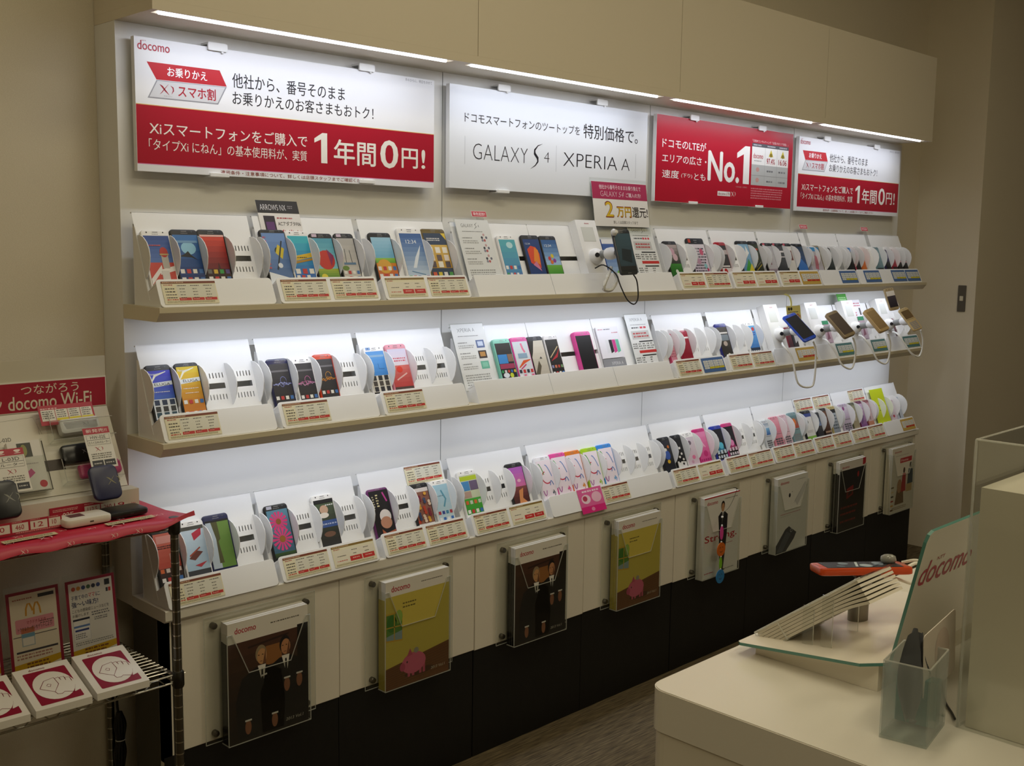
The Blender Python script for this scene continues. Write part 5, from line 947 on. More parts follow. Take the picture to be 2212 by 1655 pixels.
# ================================================================== chrome wire rack with its displays
RXR, RXL, RYF, RYB = -.031, -.66, -.243, .076
o = empty('wire_rack', 'chrome wire shelving rack at the left end of the phone wall', 'rack', at(RXR, RYF, 0))
T = at(-RXR, -RYF, 0)
for x in (RXR, RXL):
    for y in (RYF, RYB):
        mb = MB(); prof = [(.0083, 0), (.0083, .01)]
        mb.tube([(x, y, 0), (x, y, .858)], .0083, '#77746c/.25/1', 14, T)
        z = .03
        while z < .85: mb.tube([(x, y, z), (x, y, z + .0022)], .0087, '#d9d6cc/.15/1', 14, T); z += .0254
        mb.build('post', o, None, 40)
for zt in (.855, .532, .12):
    sh = bpy.data.objects.new('shelf', None); COL.objects.link(sh); sh.parent = o
    r = MB(); rr = .0022
    for z in (zt, zt - .0165):
        for y in (RYF + .0005, RYB): r.tube([(RXL, y, z), (RXR - .008, y, z)], rr, CHROME, 6, T)
        for x in (RXL, RXR - .006): r.tube([(x, RYF, z), (x, RYB, z)], rr, CHROME, 6, T)
    r.build('rim', sh)
    tr = MB(); x = RXL + .01; k = 0; pts = []
    while x < RXR - .012:
        for dx, dz in ((0, -.015), (.014, -.0155), (.030, -.001), (.045, -.0015)): pts.append((x + dx, RYF, zt + dz))
        x += .059
    tr.tube(pts, .0014, CHROME, 5, T); tr.build('truss', sh)
    g = MB(); y = RYF + .016
    while y < RYB - .005: g.tube([(RXL, y, zt + .003), (RXR - .008, y, zt + .003)], .0014, CHROME, 5, T); y += .0165
    for x in (RXR - .012, RXR - .11, RXR - .3, RXL + .08): g.tube([(x, RYF, zt), (x, RYB, zt)], .0018, CHROME, 5, T)
    g.build('wire_deck', sh)
    for x in (RXR, RXL):
        for y in (RYF, RYB): MB().lathe([(.0105, -.024), (.0125, -.020), (.0122, .008), (.0105, .011)], '#4b4a46/.3/1', 14, T @ at(x, y, zt - .004)).build('collar', sh, None, 40)
# red cloth over the top shelf
mb = MB(); nx = 48; rows = [(.074, .8615), (-.05, .8625), (-.17, .8635), (-.238, .8635), (-.2535, .859), (-.2575, .848)]
vs = []; fs = []
for i in range(nx + 1):
    u = i / nx; x = -.675 + u * .664
    for j, (y, z) in enumerate(rows):
        fl = max(0, (u - .86) / .14); wv = .002 * math.sin(u * 40) * (j >= 4)
        zz = z + (0.010 * fl if j >= 4 else .002 * fl) - (0 if j < 4 else .0035 * (1 - fl)) + wv
        vs.append((x + (.012 * fl if j >= 3 else 0), y - .014 * fl * (j >= 3) + wv, zz + .006 * fl * math.sin(3 * fl + j)))
n = len(rows)
fs = [(i * n + j, (i + 1) * n + j, (i + 1) * n + j + 1, i * n + j + 1) for i in range(nx) for j in range(n - 1)]
mb.add(vs, fs, '#b81a38/.4')
for k, (x, y, h) in enumerate([(-.36, -.236, .012), (-.30, -.243, .018), (-.205, -.232, .012), (-.165, -.243, .022), (-.10, -.232, .012), (-.062, -.22, .014), (-.42, -.24, .02), (-.13, -.2, .010), (-.25, -.21, .01), (-.33, -.2, .012)]):
    a = Art(mb, frame((x, y, .8645), (1, .06, 0), (0, 1, .0)), .0006); a.xi(0, -.006, h, '#ecd0c8', 1)
for x in (-.34, -.255, -.17, -.12):
    a = Art(mb, frame((x, -.2585, .8465), (1, 0, 0), (0, .25, 1)), .002); a.xi(0, .0, .009, '#ecd0c8', 1)
o = mb.build('red_cloth', None, None, 60); thing(o, 'red cloth with white swash marks draped over the top of the wire rack', 'cloth')
# mobile router display board
BT = frame((0, 0, 1.065), (1, 0, 0), (0, .48, .877))     # leaning plate, y = -distance down
o = empty('router_display', 'white leaning display board with red header at the left edge of the rack', 'display', at(-.06, 0, .866))
T = at(.06, 0, -.866); L = -.182
mb = MB().box((-.60, L, -.004), (-.052, 0, 0), '#dcd7c9/.45', T @ BT).box((-.60, -.001, 1.0645 - 0), (-.052, .004, 1.128), '#dcd7c9/.45', T).box((-.60, -.125, .8665), (-.046, -.087, .904), '#d9d4c6/.45', T).box((-.60, -.087, .8665), (-.052, -.0, .9), '#d9d4c6/.45', T)
a = Art(mb, T @ BT, 0)
for x in (-.245, -.135): a.stroke([(x - .07, -.05), (x - .07, -.017), (x + .035, -.012), (x + .045, -.05)], .0006, '#8f897c', 1)
a.rect(-.24, -.130, -.17, -.107, '#40342c', 1)
a.text('L-03D', -.286, -.058, -.262, -.05, '#4a4844', .01, 1)
mb.build('board', o)
mb = MB(); F = T @ frame((0, -.0012, 1.065), (1, 0, 0), (0, 0, 1)); mb.box((-.60, .0, 0), (-.053, .062, .001), '#e8e2d4', F); a = Art(mb, F, .001)
a.rect(-.60, .0015, -.0545, .0605, '#a81c34', 1); a.text('つながろう', -.230, .036, -.112, .056, '#e6dcc4', .012, 2); a.text('docomo Wi-Fi', -.256, .006, -.085, .034, '#e6dcc4', .02, 2); a.text('かん', -.32, .012, -.268, .05, '#e6dcc4', .012, 2); mb.build('header', o)
MB().box((-.60, .001, 1.128), (-.052, .003, 1.171), '#cfc8b2/.6', T).build('upper_panel', o)
def on_board(x, s, off): return BT @ at(x, -s - off * .547, off)
mb = MB().box((0, -.043, 0), (.113, 0, .001), '#b01c34'); a = Art(mb, None, .001); a.rect(.004, -.034, .109, -.01, '#e2ded4', .6); a.greek(.004, -.01, .06, -.005, '#e0b0b0', 1, .6, 1)
for j in range(3): a.rect(.034 + .026 * j, -.034, .058 + .026 * j, -.029, '#d8c81e', 1.5); [a.greek(.036 + .026 * j, -.028 + .0045 * q, .056 + .026 * j, -.0245 + .0045 * q, '#4a4844', 1, .8, 1.5) for q in range(4)]; a.rect(.032 + .026 * j, -.034, .033 + .026 * j, -.008, '#b01c34', 2)
a.greek(.006, -.03, .03, -.012, '#6a6660', 4, .9, 1)
thing(mb.build('price_card', None, on_board(-.205, -.014, .02)), 'red bordered price card with yellow cells stuck under the red header', 'price card')
def router(x, s, off, w, h, t, col, lab, rot=0, T=None, mark='#8a8a90'):
    mb = MB().slab(rrect(0, -h, w, 0, min(w, h) * .22), 0, t, t * .3, col); a = Art(mb, None, t); a.xi(w * .55, -h * .6, h * .25, mark, 1)
    return thing(mb.build('mobile_router', None, T or on_board(x, s, off) @ Matrix.Rotation(rot, 4, 'Z'), 40), lab, 'router', 'mobile routers on the rack')
router(-.172, .028, .004, .085, .034, .022, '#d9d8d8/.3', 'white mobile router fixed under the red price card', .03)
router(-.178, .082, .004, .075, .040, .014, '#141416/.25', 'black mobile router left of the tall red-topped card', .03)
router(-.152, .126, .006, .088, .030, .016, '#c03a78/.3', 'hot pink mobile router in the clear holder', .03)
for x, s, w, h, lab in ((-.185, .116, .12, .05, 'clear holder around the hot pink router'), (-.19, .014, .13, .06, 'clear holder around the white router')):
    mb = MB().box((0, -h, .026), (w, -h * .35, .0275), 'clear_acrylic').box((0, -h, .001), (w, -h + .002, .0275), 'clear_acrylic').box((0, -h, .001), (.0015, 0, .0275), 'clear_acrylic'); mb.tube([(0, -h * .35, .027), (w, -h * .35, .027)], .0009, 'acrylic_edge', 4).tube([(0, 0, .027), (0, -h, .027), (w, -h, .027)], .0009, 'acrylic_edge', 4)
    thing(mb.build('router_holder', None, on_board(x, s, 0)), lab, 'holder', 'clear router holders')
def tall_card(x, s, lab, head, name, sub_):
    o = empty('standing_card', lab, 'card', on_board(x, s, .048), 'tall cards on the router board')
    mb = MB().box((0, -.088, -.001), (.055, 0, 0), '#dedacf'); a = Art(mb, None, 0)
    a.rect(0, -.014, .055, 0, '#b01c34', 1); a.text(head, .006, -.011, .05, -.003, '#f0dcd4', .02, 2); a.rect(.004, -.038, .052, -.016, '#5a564e', 1); a.rect(.0045, -.0265, .0515, -.0165, '#dedacf', 1.5); a.rect(.0045, -.0375, .0515, -.0275, '#dedacf', 1.5)
    a.text(name, .012, -.025, .044, -.018, '#3a3834', .01, 2); a.text(sub_, .006, -.0355, .05, -.0295, '#3a3834', .01, 2); a.xi(.017, -.052, .011, '#a81c34', 1); a.greek(.006, -.068, .05, -.055, '#6a665c', 3, .9, 1)
    for q in (.004, .029): a.rect(q, -.084, q + .023, -.071, '#24252c', 1); a.greek(q + .003, -.08, q + .02, -.075, '#b8b4b0', 1, .9, 1.5)
    mb.build('printed_sheet', o); MB().tube([(.03, -.02, -.045), (.03, -.02, -.001)], .001, 'clear_acrylic', 5).build('stand_rod', o); return o
tall_card(-.139, .038, 'tall white card with red top standing above the navy router', '新発売!!', 'HW-02E', 'モバイルWi-Fiルーター')
tall_card(-.318, .062, 'tall white card cut by the left picture edge, above the black router', '!!', 'L-03D', 'ルーター')
router(0, 0, 0, .058, .072, .012, '#1e2148/.35', 'navy blue mobile router standing below the tall red-topped card', T=on_board(-.154, .122, .052), mark='#8a8460')
router(0, 0, 0, .06, .075, .012, '#121318/.3', 'black mobile router at the left picture edge of the rack', T=on_board(-.352, .128, .042), mark='#8a8a80')
# leaflet folder with pink bar
o = empty('folder_holder', 'clear holder with a white folder showing a pink bar and red seal', 'holder', on_board(-.28, .168, .004))
mb = MB().box((0, 0, 0), (.064, .104, .014), '#dedad2'); a = Art(mb, None, .014); a.rect(.018, .07, .045, .1, '#3a3a30', 1); a.ell(.03, .085, .006, .012, '#8a8a4a', 1.5); a.stroke([(.002, .07), (.03, .074)], .01, '#b89070', 1); a.poly([(.004, .022), (.01, .012), (.042, .036), (.036, .046)], '#c8508c', 1); a.ell(.053, .012, .0075, .0075, '#c03040', 1); a.greek(.01, .054, .055, .058, '#b0a8a8', 1, .9, 1); mb.build('folder', o)
MB().box((-.002, -.003, .0155), (.068, .07, .017), 'clear_acrylic').box((.066, -.003, 0), (.068, .105, .017), 'clear_acrylic').box((-.002, -.004, 0), (.068, -.002, .017), 'clear_acrylic').tube([(.067, .1, .016), (.067, -.003, .016), (-.002, -.003, .016)], .0011, '#5a564e', 4).build('clear_pocket', o)
# price strips and routers on the red cloth
mb = MB().box((0, 0, 0), (.186, .024, .001), '#a81c34'); a = Art(mb, None, .001); a.greek(.006, .014, .06, .02, '#e0b0a8', 2, .9, 1); a.text('02E', .025, .001, .047, .011, '#eee0d8', .02, 1)
for q, (x, t) in enumerate(((.07, '112.5'), (.104, '260'), (.134, '9'), (.164, '10'))): a.rect(x, .002, x + [.032, .028, .028, .02][q], .017, '#ddd8cc', 1); a.text(t, x + .006, .005, x + [.026, .022, .02, .014][q], .014, '#a81c34', 0, 2); a.greek(x, .019, x + .02, .022, '#e0b0a8', 1, .9, 1)
thing(mb.build('spec_strip', None, frame((-.2325, -.128, .8665), (1, .02, 0), (0, .1, 1))), 'red strip with white number boxes behind the two lying routers', 'strip', 'red spec strips on the rack')
mb = MB().box((-.2, 0, 0), (.118, .024, .001), '#a81c34'); a = Art(mb, None, .001)
for q, (x, t) in enumerate(((-.02, '100'), (.024, '460'), (.058, '12'), (.093, '10'))): a.rect(x, .004, x + [.04, .03, .032, .022][q], .02, '#ddd8cc', 1); a.text(t, x + .006, .008, x + [.03, .022, .024, .014][q], .017, '#a81c34', 0, 2); a.greek(x, .0212, x + .02, .0235, '#e0b0a8', 1, .9, 1)
a.greek(.03, .0005, .115, .0035, '#e0b0a8', 1, .95, 1)
thing(mb.build('spec_strip', None, frame((-.351, -.188, .867), (1, .02, 0), (0, .1, 1))), 'red strip with white number boxes at the left picture edge', 'strip', 'red spec strips on the rack')
def lying(x, y, w, d, t, col, lab, win):
    mb = MB().slab(rrect(0, 0, w, d, .009), 0, t, .004, col); a = Art(mb, None, t)
    if win: a.rect(w * .18, d * .35, w * .5, d * .8, '#5a2c34', 1)
    mb.box((w * .5, -.0004, t * .4), (w * .58, .0004, t * .55), '#3a3834')
    return thing(mb.build('mobile_router', None, frame((x, y, .866), (1, .03, 0), (0, 1, 0)), 40), lab, 'router', 'mobile routers on the rack')
lying(-.235, -.212, .092, .055, .016, '#dcd6c8/.35', 'cream white mobile router lying on the red cloth', True)
lying(-.142, -.200, .082, .06, .013, '#191918/.35', 'black mobile router lying on the red cloth by the post', False)
for x, lab in ((-.165, 'narrow printed slip on the red cloth before the lying routers'), (-.36, 'narrow printed slip on the red cloth at the left picture edge')):
    mb = MB().box((0, 0, 0), (.1, .016, .0006), '#cfc39a'); a = Art(mb, None, .0006); a.greek(.004, .003, .096, .013, '#7a7468', 2, .95, 1)
    thing(mb.build('printed_slip', None, frame((x, -.236, .8662), (1, .04, 0), (0, 1, .03))), lab, 'slip')
# lower shelf: tap signs and upright posters
def tap_sign(x, lab):
    T = frame((x, -.272, .537), (1, -.03, 0), (0.28, 1, 0))
    mb = MB(); prof = [(0, 0), (.122, 0), (.122, .052), (0, .014)]
    S_ = Matrix(((0, 0, 1, 0), (1, 0, 0, 0), (0, 1, 0, 0), (0, 0, 0, 1)))
    mb.prism(prof, 0, .105, '#e4dfd6/.35', S_)
    A_ = frame((0, 0, .014), (1, 0, 0), (0, .122, .038)); a = Art(mb, A_, 0); h = .1278
    docomo(a, .028, h - .012, .058, h - .006, '#7a1430', 1); a.poly(rrect(.014, .010, .094, h - .016, .003), '#8c1230', 1)
    a.ell(.055, .060, .037, .043, '#e4dfd6', 2, 32)
    for p in ([(.028, .058), (.042, .078), (.062, .082), (.064, .06), (.05, .040), (.028, .058)],): a.stroke(p, .0012, '#7a1430', 3)
    a.stroke([(.042, .062), (.046, .067), (.051, .064), (.048, .058), (.043, .060)], .001, '#7a1430', 3)
    a.stroke([(.062, .078), (.070, .08), (.072, .07), (.072, .078), (.080, .078), (.080, .066), (.081, .074), (.089, .072), (.089, .06)], .0012, '#7a1430', 3)
    a.stroke([(.050, .040), (.052, .032), (.06, .030), (.066, .034), (.084, .026)], .0012, '#7a1430', 3)
    a.poly([(.089, .075), (.098, .05), (.094, .030), (.082, .026), (.09, .045)], '#e4dfd6', 2.5)
    thing(mb.build('tap_sign', None, T), lab, 'sign', 'white tap signs on the lower rack shelf')
tap_sign(-.214, 'white wedge sign with maroon hand mark, nearest the chrome post'); tap_sign(-.330, 'white wedge sign with maroon hand mark, middle of three'); tap_sign(-.446, 'white wedge sign with maroon hand mark cut by the left picture edge')
def stand_poster(x, lab, kind):
    T = frame((x, -.108, .553), (1, .02, 0), (0, .12, 1)); w, h = .104, .172
    o = empty('standing_poster', lab, 'poster', T, 'small posters in clear stands on the lower shelf')
    MB().box((-.003, -.006, -.002), (w + .003, h + .012, -.0006), 'clear_acrylic').box((-.003, -.006, -.002), (w + .003, -.004, .03), 'clear_acrylic').build('clear_stand', o)
    mb = MB().box((0, 0, -.0005), (w, h, 0), '#e0d8c4'); a = Art(mb, None, 0); a.rect(0, 0, w, h, '#8c1430', 1); a.rect(.006, .016, w - .006, h - .006, '#ddd3bc', 1.5)
    a.poly([(.006, .028), (w - .006, .034), (w - .006, .022), (.04, .010), (.006, .014)], '#c8a018', 2); a.greek(.03, .016, .085, .030, '#7a4a20', 2, .8, 2.5)
    if kind == 'M':
        a.greek(.012, h - .018, .05, h - .013, '#a86a5a', 1, .9, 2); a.rect(.062, h - .018, .094, h - .011, '#2c2c34', 2)
        for dx in (0, .0155): a.stroke([(.036 + dx, h - .050), (.037 + dx, h - .036), (.0405 + dx, h - .027), (.0445 + dx, h - .027), (.048 + dx, h - .036), (.0495 + dx, h - .048 + (.006 if dx == 0 else -.002))], .0034, '#c8902a', 2.2)
        a.poly(rrect(.014, h - .083, .090, h - .055, .003), '#d8909a', 2); a.text('マクドナルドの', .036, h - .067, .074, h - .060, '#a01c34', .01, 3); a.text('トクするクーポンをゲットしよう!', .018, h - .079, .086, h - .071, '#4a3a3a', .01, 3)
        a.rect(.008, h - .090, w - .01, h - .0885, '#4a4844', 2); a.rect(.024, .062, .05, .098, '#a8b4b8', 2); a.rect(.024, .088, .05, .098, '#b86a4a', 2.5); a.rect(.024, .08, .05, .087, '#6a98b0', 2.5); a.rect(.026, .064, .048, .079, '#e0dccf', 2.5)
        a.greek(.062, .1, .09, .108, '#6a5f54', 2, .9, 2); a.rect(.012, .050, .094, .054, '#3a3840', 2); a.greek(.012, .036, .09, .048, '#a87a6a', 2, .9, 2)
    elif kind == 'mama':
        a.rect(.006, .016, w - .006, h - .006, '#d9d6cc', 1.6)
        for j in range(6): a.ell(.016 + .0105 * j, h - .018, .0045, .0045, ['#b8503a', '#c88a3a', '#3a4a7a', '#4a6a4a', '#33384a', '#3a4a7a'][j], 2, 8)
        a.rect(w - .022, h - .022, w - .011, h - .010, '#2a2c30', 2); a.rect(w - .020, h - .036, w - .0155, h - .028, '#3a3c44', 2); a.rect(w - .0145, h - .036, w - .0095, h - .028, '#b83a3a', 2)
        a.text('子育て中の', .010, h - .041, .045, h - .0315, '#2c3a66', .02, 2); a.text('ママ', .046, h - .0405, .060, h - .032, '#c0303c', .02, 2); a.text('に', .062, h - .0405, .071, h - .032, '#2c3a66', .02, 2)
        a.text('強～い味方!', .010, h - .056, .066, h - .044, '#1c2c5a', .03, 2); a.text('こどもの感染症ニュースなどを', .010, h - .067, .088, h - .060, '#3a3a44', .01, 2); a.text('お届けします', .010, h - .076, .044, h - .070, '#3a3a44', .01, 2); a.greek(.05, h - .080, .09, h - .070, '#6a6a6e', 2, .9, 2)
        a.rect(.010, .046, .045, .092, '#c2c4c6', 2); a.rect(.0108, .0468, .0442, .0912, '#e4e2dc', 2.3); a.rect(.010, .088, .045, .092, '#1c2030', 2.6); a.rect(.011, .074, .044, .078, '#5a7ab0', 2.6); a.rect(.013, .066, .042, .070, '#2c3c7a', 2.6); a.greek(.013, .05, .04, .062, '#7a7a7e', 3, .8, 2.6); a.greek(.055, .082, .085, .09, '#6a6a6e', 2, .9, 2)
        a.greek(.012, .036, .094, .044, '#8a8a86', 2, .95, 2)
    mb.build('printed_sheet', o)
stand_poster(-.192, 'small maroon framed poster with dark blue Japanese headline, nearest the post', 'mama'); stand_poster(-.309, 'small maroon framed poster with golden arches on cream paper', 'M'); stand_poster(-.427, 'small maroon framed poster cut by the left picture edge', 'x')
# black cable bundle hanging behind the rack
mb = MB(); mb.tube(bez([(-.02, .06, .50), (-.021, .06, .40), (-.024, .058, .372), (-.022, .055, .34)], 14), .003, '#101010/.5', 8)
for q in range(9):
    an = 2 * math.pi * q / 9; cx, cy = .008 * math.cos(an), .006 * math.sin(an)
    mb.tube(bez([(-.022 + cx * .3, .052 + cy * .3, .352), (-.022 + cx * 1.35, .05 + cy, .322), (-.022 + cx * .7, .05 + cy * .7, .287), (-.024 + cx * 1.4, .05 + cy, .255), (-.026 + cx * .5, .05 + cy, .21)], 20), .0042, '#0e0e0f/.5', 6)
mb.tube([(-.022 + .011 * math.cos(t / 10 * 6.283), .05 + .009 * math.sin(t / 10 * 6.283), .287) for t in range(11)], .0012, '#d8d6d0', 5)
o = mb.build('cable_bundle', None, None, 60); thing(o, 'tied bundle of black cable hanging behind the rack', 'cable')

# ================================================================== service counter in the foreground
CZ = .85; CX0, CY1, CX1, CY0 = .013, -1.41, 1.9, -2.75
def rc(dx): return [(CX0 + dx, CY0), (CX1, CY0), (CX1, CY1 - dx)] + [(CX0 + dx + .026 * (1 - math.sin(math.radians(q))), CY1 - dx - .026 * (1 - math.cos(math.radians(q)))) for q in range(0, 91, 15)]
o = empty('service_counter', 'large cream counter with rounded corner in the lower right foreground', 'counter', at(CX0, CY1, 0))
T = at(-CX0, -CY1, 0)
cm = '#e9e4d8/.28'
MB().prism(rc(0), CZ - .056, CZ - .0012, cm, T).prism(rc(.0012), CZ - .0012, CZ, cm, T).build('countertop', o)
MB().prism(rc(.0025), .0, CZ - .0575, '#e6dfcf/.4', T).build('counter_body', o)
# tilted display stand: wedge, bent sheet with green edges
SX0, SX1 = .192, .56
o = empty('display_stand', 'white tilted display stand with a folded green-edged sheet and red lettering', 'display stand', at(.2, -1.45, CZ))
T = at(-.2, -1.45 * -1, -CZ)
yz = lambda y: .868 + (-1.428 - y) * .1165
MB().prism([(-1.446, CZ + .0003), (-1.446, yz(-1.446) - .0045), (-1.628, yz(-1.628) - .0045), (-1.628, CZ + .0003)], .214, .55, '#e9e2d2/.4', T @ Matrix(((0, 0, 1, 0), (1, 0, 0, 0), (0, 1, 0, 0), (0, 0, 0, 1)))).build('wedge', o)
ed = '#5c8f84/.2'
def sheet(poly, O, ex, ey, t, face, edge):
    F = T @ frame(O, ex, ey); mb = MB(); n = len(poly)
    mb.add([(x, y, z) for z in (0, t) for x, y in poly], [(i, (i + 1) % n, (i + 1) % n + n, i + n) for i in range(n)], edge, F)
    mb.add([(x, y, z) for z in (0, t) for x, y in poly], [tuple(range(n))[::-1], tuple(range(n, 2 * n))], face, F); return mb, F
fold = .2152
mb, F = sheet([(0, .006), (.006, 0), (SX1 - SX0, 0), (SX1 - SX0, fold), (.022, fold), (0, .186)], (SX0, -1.428, .868 - .004), (1, 0, 0), (0, -1, .1165), -.0042, '#efe8da/.25', ed)
a = Art(mb, F @ Matrix(((1, 0, 0, 0), (0, 1, 0, 0), (0, 0, -1, 0), (0, 0, 0, 1))), 0)
a.ell(.028, .012, .006, .004, '#b82a4a', 1, 12)
mb.build('base_sheet', o)
hP = .195
mb, F = sheet([(.018, 0), (SX1 - SX0, 0), (SX1 - SX0, hP), (.012, hP), (.003, hP - .004), (0, hP - .014)], (SX0, -1.6415, .8895), (1, 0, 0), (0, -.047, .185), .0042, '#efe8da/.3', ed)
a = Art(mb, F, .0042)
a.text('docomo', .014, hP - .078, .168, hP - .044, '#c01c3c', .03, 1, .15); a.text('NTT', .052, hP - .048, .074, hP - .043, '#c01c3c', 0, 1)
mb.build('back_sheet', o)
MB().prism([(0, 0), (.5, 0), (.5, .007), (0, .007)], 0, .0042, ed, T @ frame((SX0 + .02, -1.6415, .8868), (1, 0, 0), (0, -.02, .02))).build('fold', o) if False else None
mb = MB().lathe([(.013, .0), (.0135, .0018), (.0085, .002), (.0085, .0008)], '#dcd6c8/.3', 22, T @ frame((.30, -1.552, yz(-1.552) - .0036), (1, 0, 0), (0, 1, -.1165))).lathe([(.0084, .0012), (.0001, .0012)], '#0c0c0c', 20, T @ frame((.30, -1.552, yz(-1.552) - .0036), (1, 0, 0), (0, 1, -.1165)))
mb.build('cable_hole', o)
# ball arm with orange phone
zb = yz(-1.515) - .0034
o = empty('swivel_stand', 'grey and white swivel arm standing on the tilted display stand', 'arm', at(.378, -1.513, zb))
MB().lathe([(.0145, 0), (.0145, .031)], '#7f7b70/.35/1', 22).build('collar', o, None, 40)
MB().lathe([(.0165, .0315), (.0172, .034), (.0172, .040), (.015, .043), (.0135, .046)], '#e6e2d8/.35', 22).build('swivel_cap', o, None, 40)
MB().tube([(0, 0, .044), (.003, -.003, .056), (.006, -.005, .066)], [.0125, .0142, .0105], '#e6e2d8/.35', 18).build('knuckle', o, None, 50)
pd = Vector((.70, -.714, .035)).normalized()
MB().slab(rrect(-.02, -.012, .02, .012, .004), 0, .005, .0015, '#4c4a44', frame((.010, -.008, .066), pd, (.6, .7, 0))).build('cradle', o)
pc = Vector((.385, -1.510, zb + .0725))
zz = Vector((.11, .11, 1)); zz -= pd * zz.dot(pd); zz.normalize(); xx = pd.cross(zz)
TP = Matrix(((xx.x, pd.x, zz.x, 0), (xx.y, pd.y, zz.y, 0), (xx.z, pd.z, zz.z, 0), (0, 0, 0, 1)))
phone('counter', 0, .066, 0, 'orange smartphone lying flat on the swivel arm above the counter', K, [('r', 0, 0, 1, 1, '#14171c'), ('e', .3, .3, .2, .12, '#7a8c98'), ('e', .7, .55, .25, .15, '#a8b8c0'), ('e', .4, .75, .3, .12, '#8494a0'), ('s', [(.1, .5), (.9, .4)], .06, '#c8d4d8'), ('e', .8, .2, .15, .1, '#5a6a74'), ('s', [(.2, .9), (.8, .62)], .08, '#586a78')], L=.134, trim='#c84818/.25', thick=.011, T=Matrix.Translation(pc - pd * .067) @ TP)
o = empty('phone_clamp', 'clear rounded clamp on the corner of the orange phone', 'clamp', Matrix.Translation(pc + pd * .045 + xx * -.012 + zz * .0112) @ TP)
MB().lathe([(.009, 0), (.0115, .004), (.0105, .010), (.006, .0125), (.001, .013)], '#8f8f88/.08', 18).tube([(-.006, 0, .006), (.006, .002, .007)], .003, '#3a3a38/.3', 8).build('clamp_knob', o, None, 60)
e0 = pc + pd * .064 + zz * .004
tether('white cord looping from the orange phone behind the lettered sheet', [e0 - xx * .01 + zz * .008, e0 + pd * .018 + zz * .012, e0 + pd * .034 + zz * .004, e0 + pd * .03 - zz * .014, e0 + pd * .012 - zz * .022, e0 - pd * .02 - zz * .012, e0 - pd * .05 - zz * .012], .0022, '#e4e0d2/.4')
tether('second white cord with a small plug beside the orange phone', [e0 + xx * .012 + zz * .004, e0 + pd * .02 + zz * .008, e0 + pd * .045 + zz * .002, e0 + pd * .05 - zz * .05, e0 + pd * .04 - zz * .075 + xx * -.02], .0026, '#e4e0d2/.4')
# clear leaflet holder with booklets, leaning
LB = frame((.232, -1.437, yz(-1.437) + .004), (1, 0, 0), (0, -.80, .60))   # local y = up the slope
o = empty('booklet_holder', 'clear slanted holder full of booklets on the tilted display stand', 'holder', LB)
hw = .098
mb = MB().box((-.002, -.002, -.004), (hw, .19, -.002), 'clear_acrylic').box((-.002, -.004, -.004), (hw, -.002, .026), 'clear_acrylic').box((-.002, -.002, .024), (hw, .042, .026), 'clear_acrylic')
mb.build('acrylic_tray', o)
e = MB(); 
for p in ([(-.002, .042, .025), (-.002, -.003, .025), (-.002, -.003, -.003), (-.002, .19, -.003)], [(-.002, .042, .025), (hw, .042, .025)], [(-.002, .04, .0), (-.002, .042, .025)]): e.tube(p, .0012, 'acrylic_edge', 5)
e.build('polished_edges', o)
for x, yy in ((0, .095), (0, .13), (hw - .01, .12)):
    p = LB @ Vector((x, yy, -.003)); zf = yz(p.y) + .0005
    MB().box((p.x - .001, p.y - .012, zf), (p.x + .001, p.y + .004, p.z), 'clear_acrylic', LB.inverted()).tube([(p.x, p.y - .012, zf), (p.x, p.y - .012, p.z - .004)], .0007, 'acrylic_edge', 4, LB.inverted()).build('prop', o)
for k in range(6):
    mb = MB(); z0 = -.0015 + .0044 * k; n = 14; pr = []
    for i in range(n + 1):
        y = .183 * i / n; t = max(0, (y - .12) / .063); pr.append((y, z0 + .0012 * k * t * t * 1.3))
    top = [(y, z + .0039) for y, z in pr]
    mb.prism(pr + top[::-1], 0, .094, '#d9d2c2/.6', Matrix(((0, 0, 1, 0), (1, 0, 0, 0), (0, 1, 0, 0), (0, 0, 0, 1))))
    if k == 5: a = Art(mb, None, z0 + .0039); a.rect(.006, .02, .088, .11, '#a8a294', 1)
    thing(mb.build('booklet', None, LB), 'white booklet in the slanted holder on the counter' if k < 5 else 'topmost white booklet curling in the slanted holder', 'booklet', 'booklets in the counter holder')
# frosted box with cloth, comb and card
FB = frame((.087, -1.692, CZ + .0004), (.0815, .008, 0), (.013, .0, 0))
ex = Vector((.081, .008, 0)).normalized(); ey = Vector((.013, -.053, 0)).normalized()
FBm = Matrix(((ex.x, -ey.x, 0, .100), (ex.y, -ey.y, 0, -1.745), (0, 0, 1, CZ + .0004), (0, 0, 0, 1)))
bw, bd, bh, t = .081, .054, .094, .002
o = empty('frosted_box', 'frosted open box on the counter holding a grey cloth and a card', 'box', FBm)
mb = MB().box((0, 0, 0), (bw, bd, .003), 'frosted_acrylic').box((0, 0, .003), (bw, t, bh), 'frosted_acrylic').box((0, bd - t, .003), (bw, bd, bh), 'frosted_acrylic').box((0, t, .003), (t, bd - t, bh), 'frosted_acrylic').box((bw - t, t, .003), (bw, bd - t, bh), 'frosted_acrylic')
mb.tube([(0.001, .001, bh), (bw - .001, .001, bh), (bw - .001, bd - .001, bh), (.001, bd - .001, bh)], .0011, 'acrylic_edge', 5, closed=True); mb.build('box_walls', o)
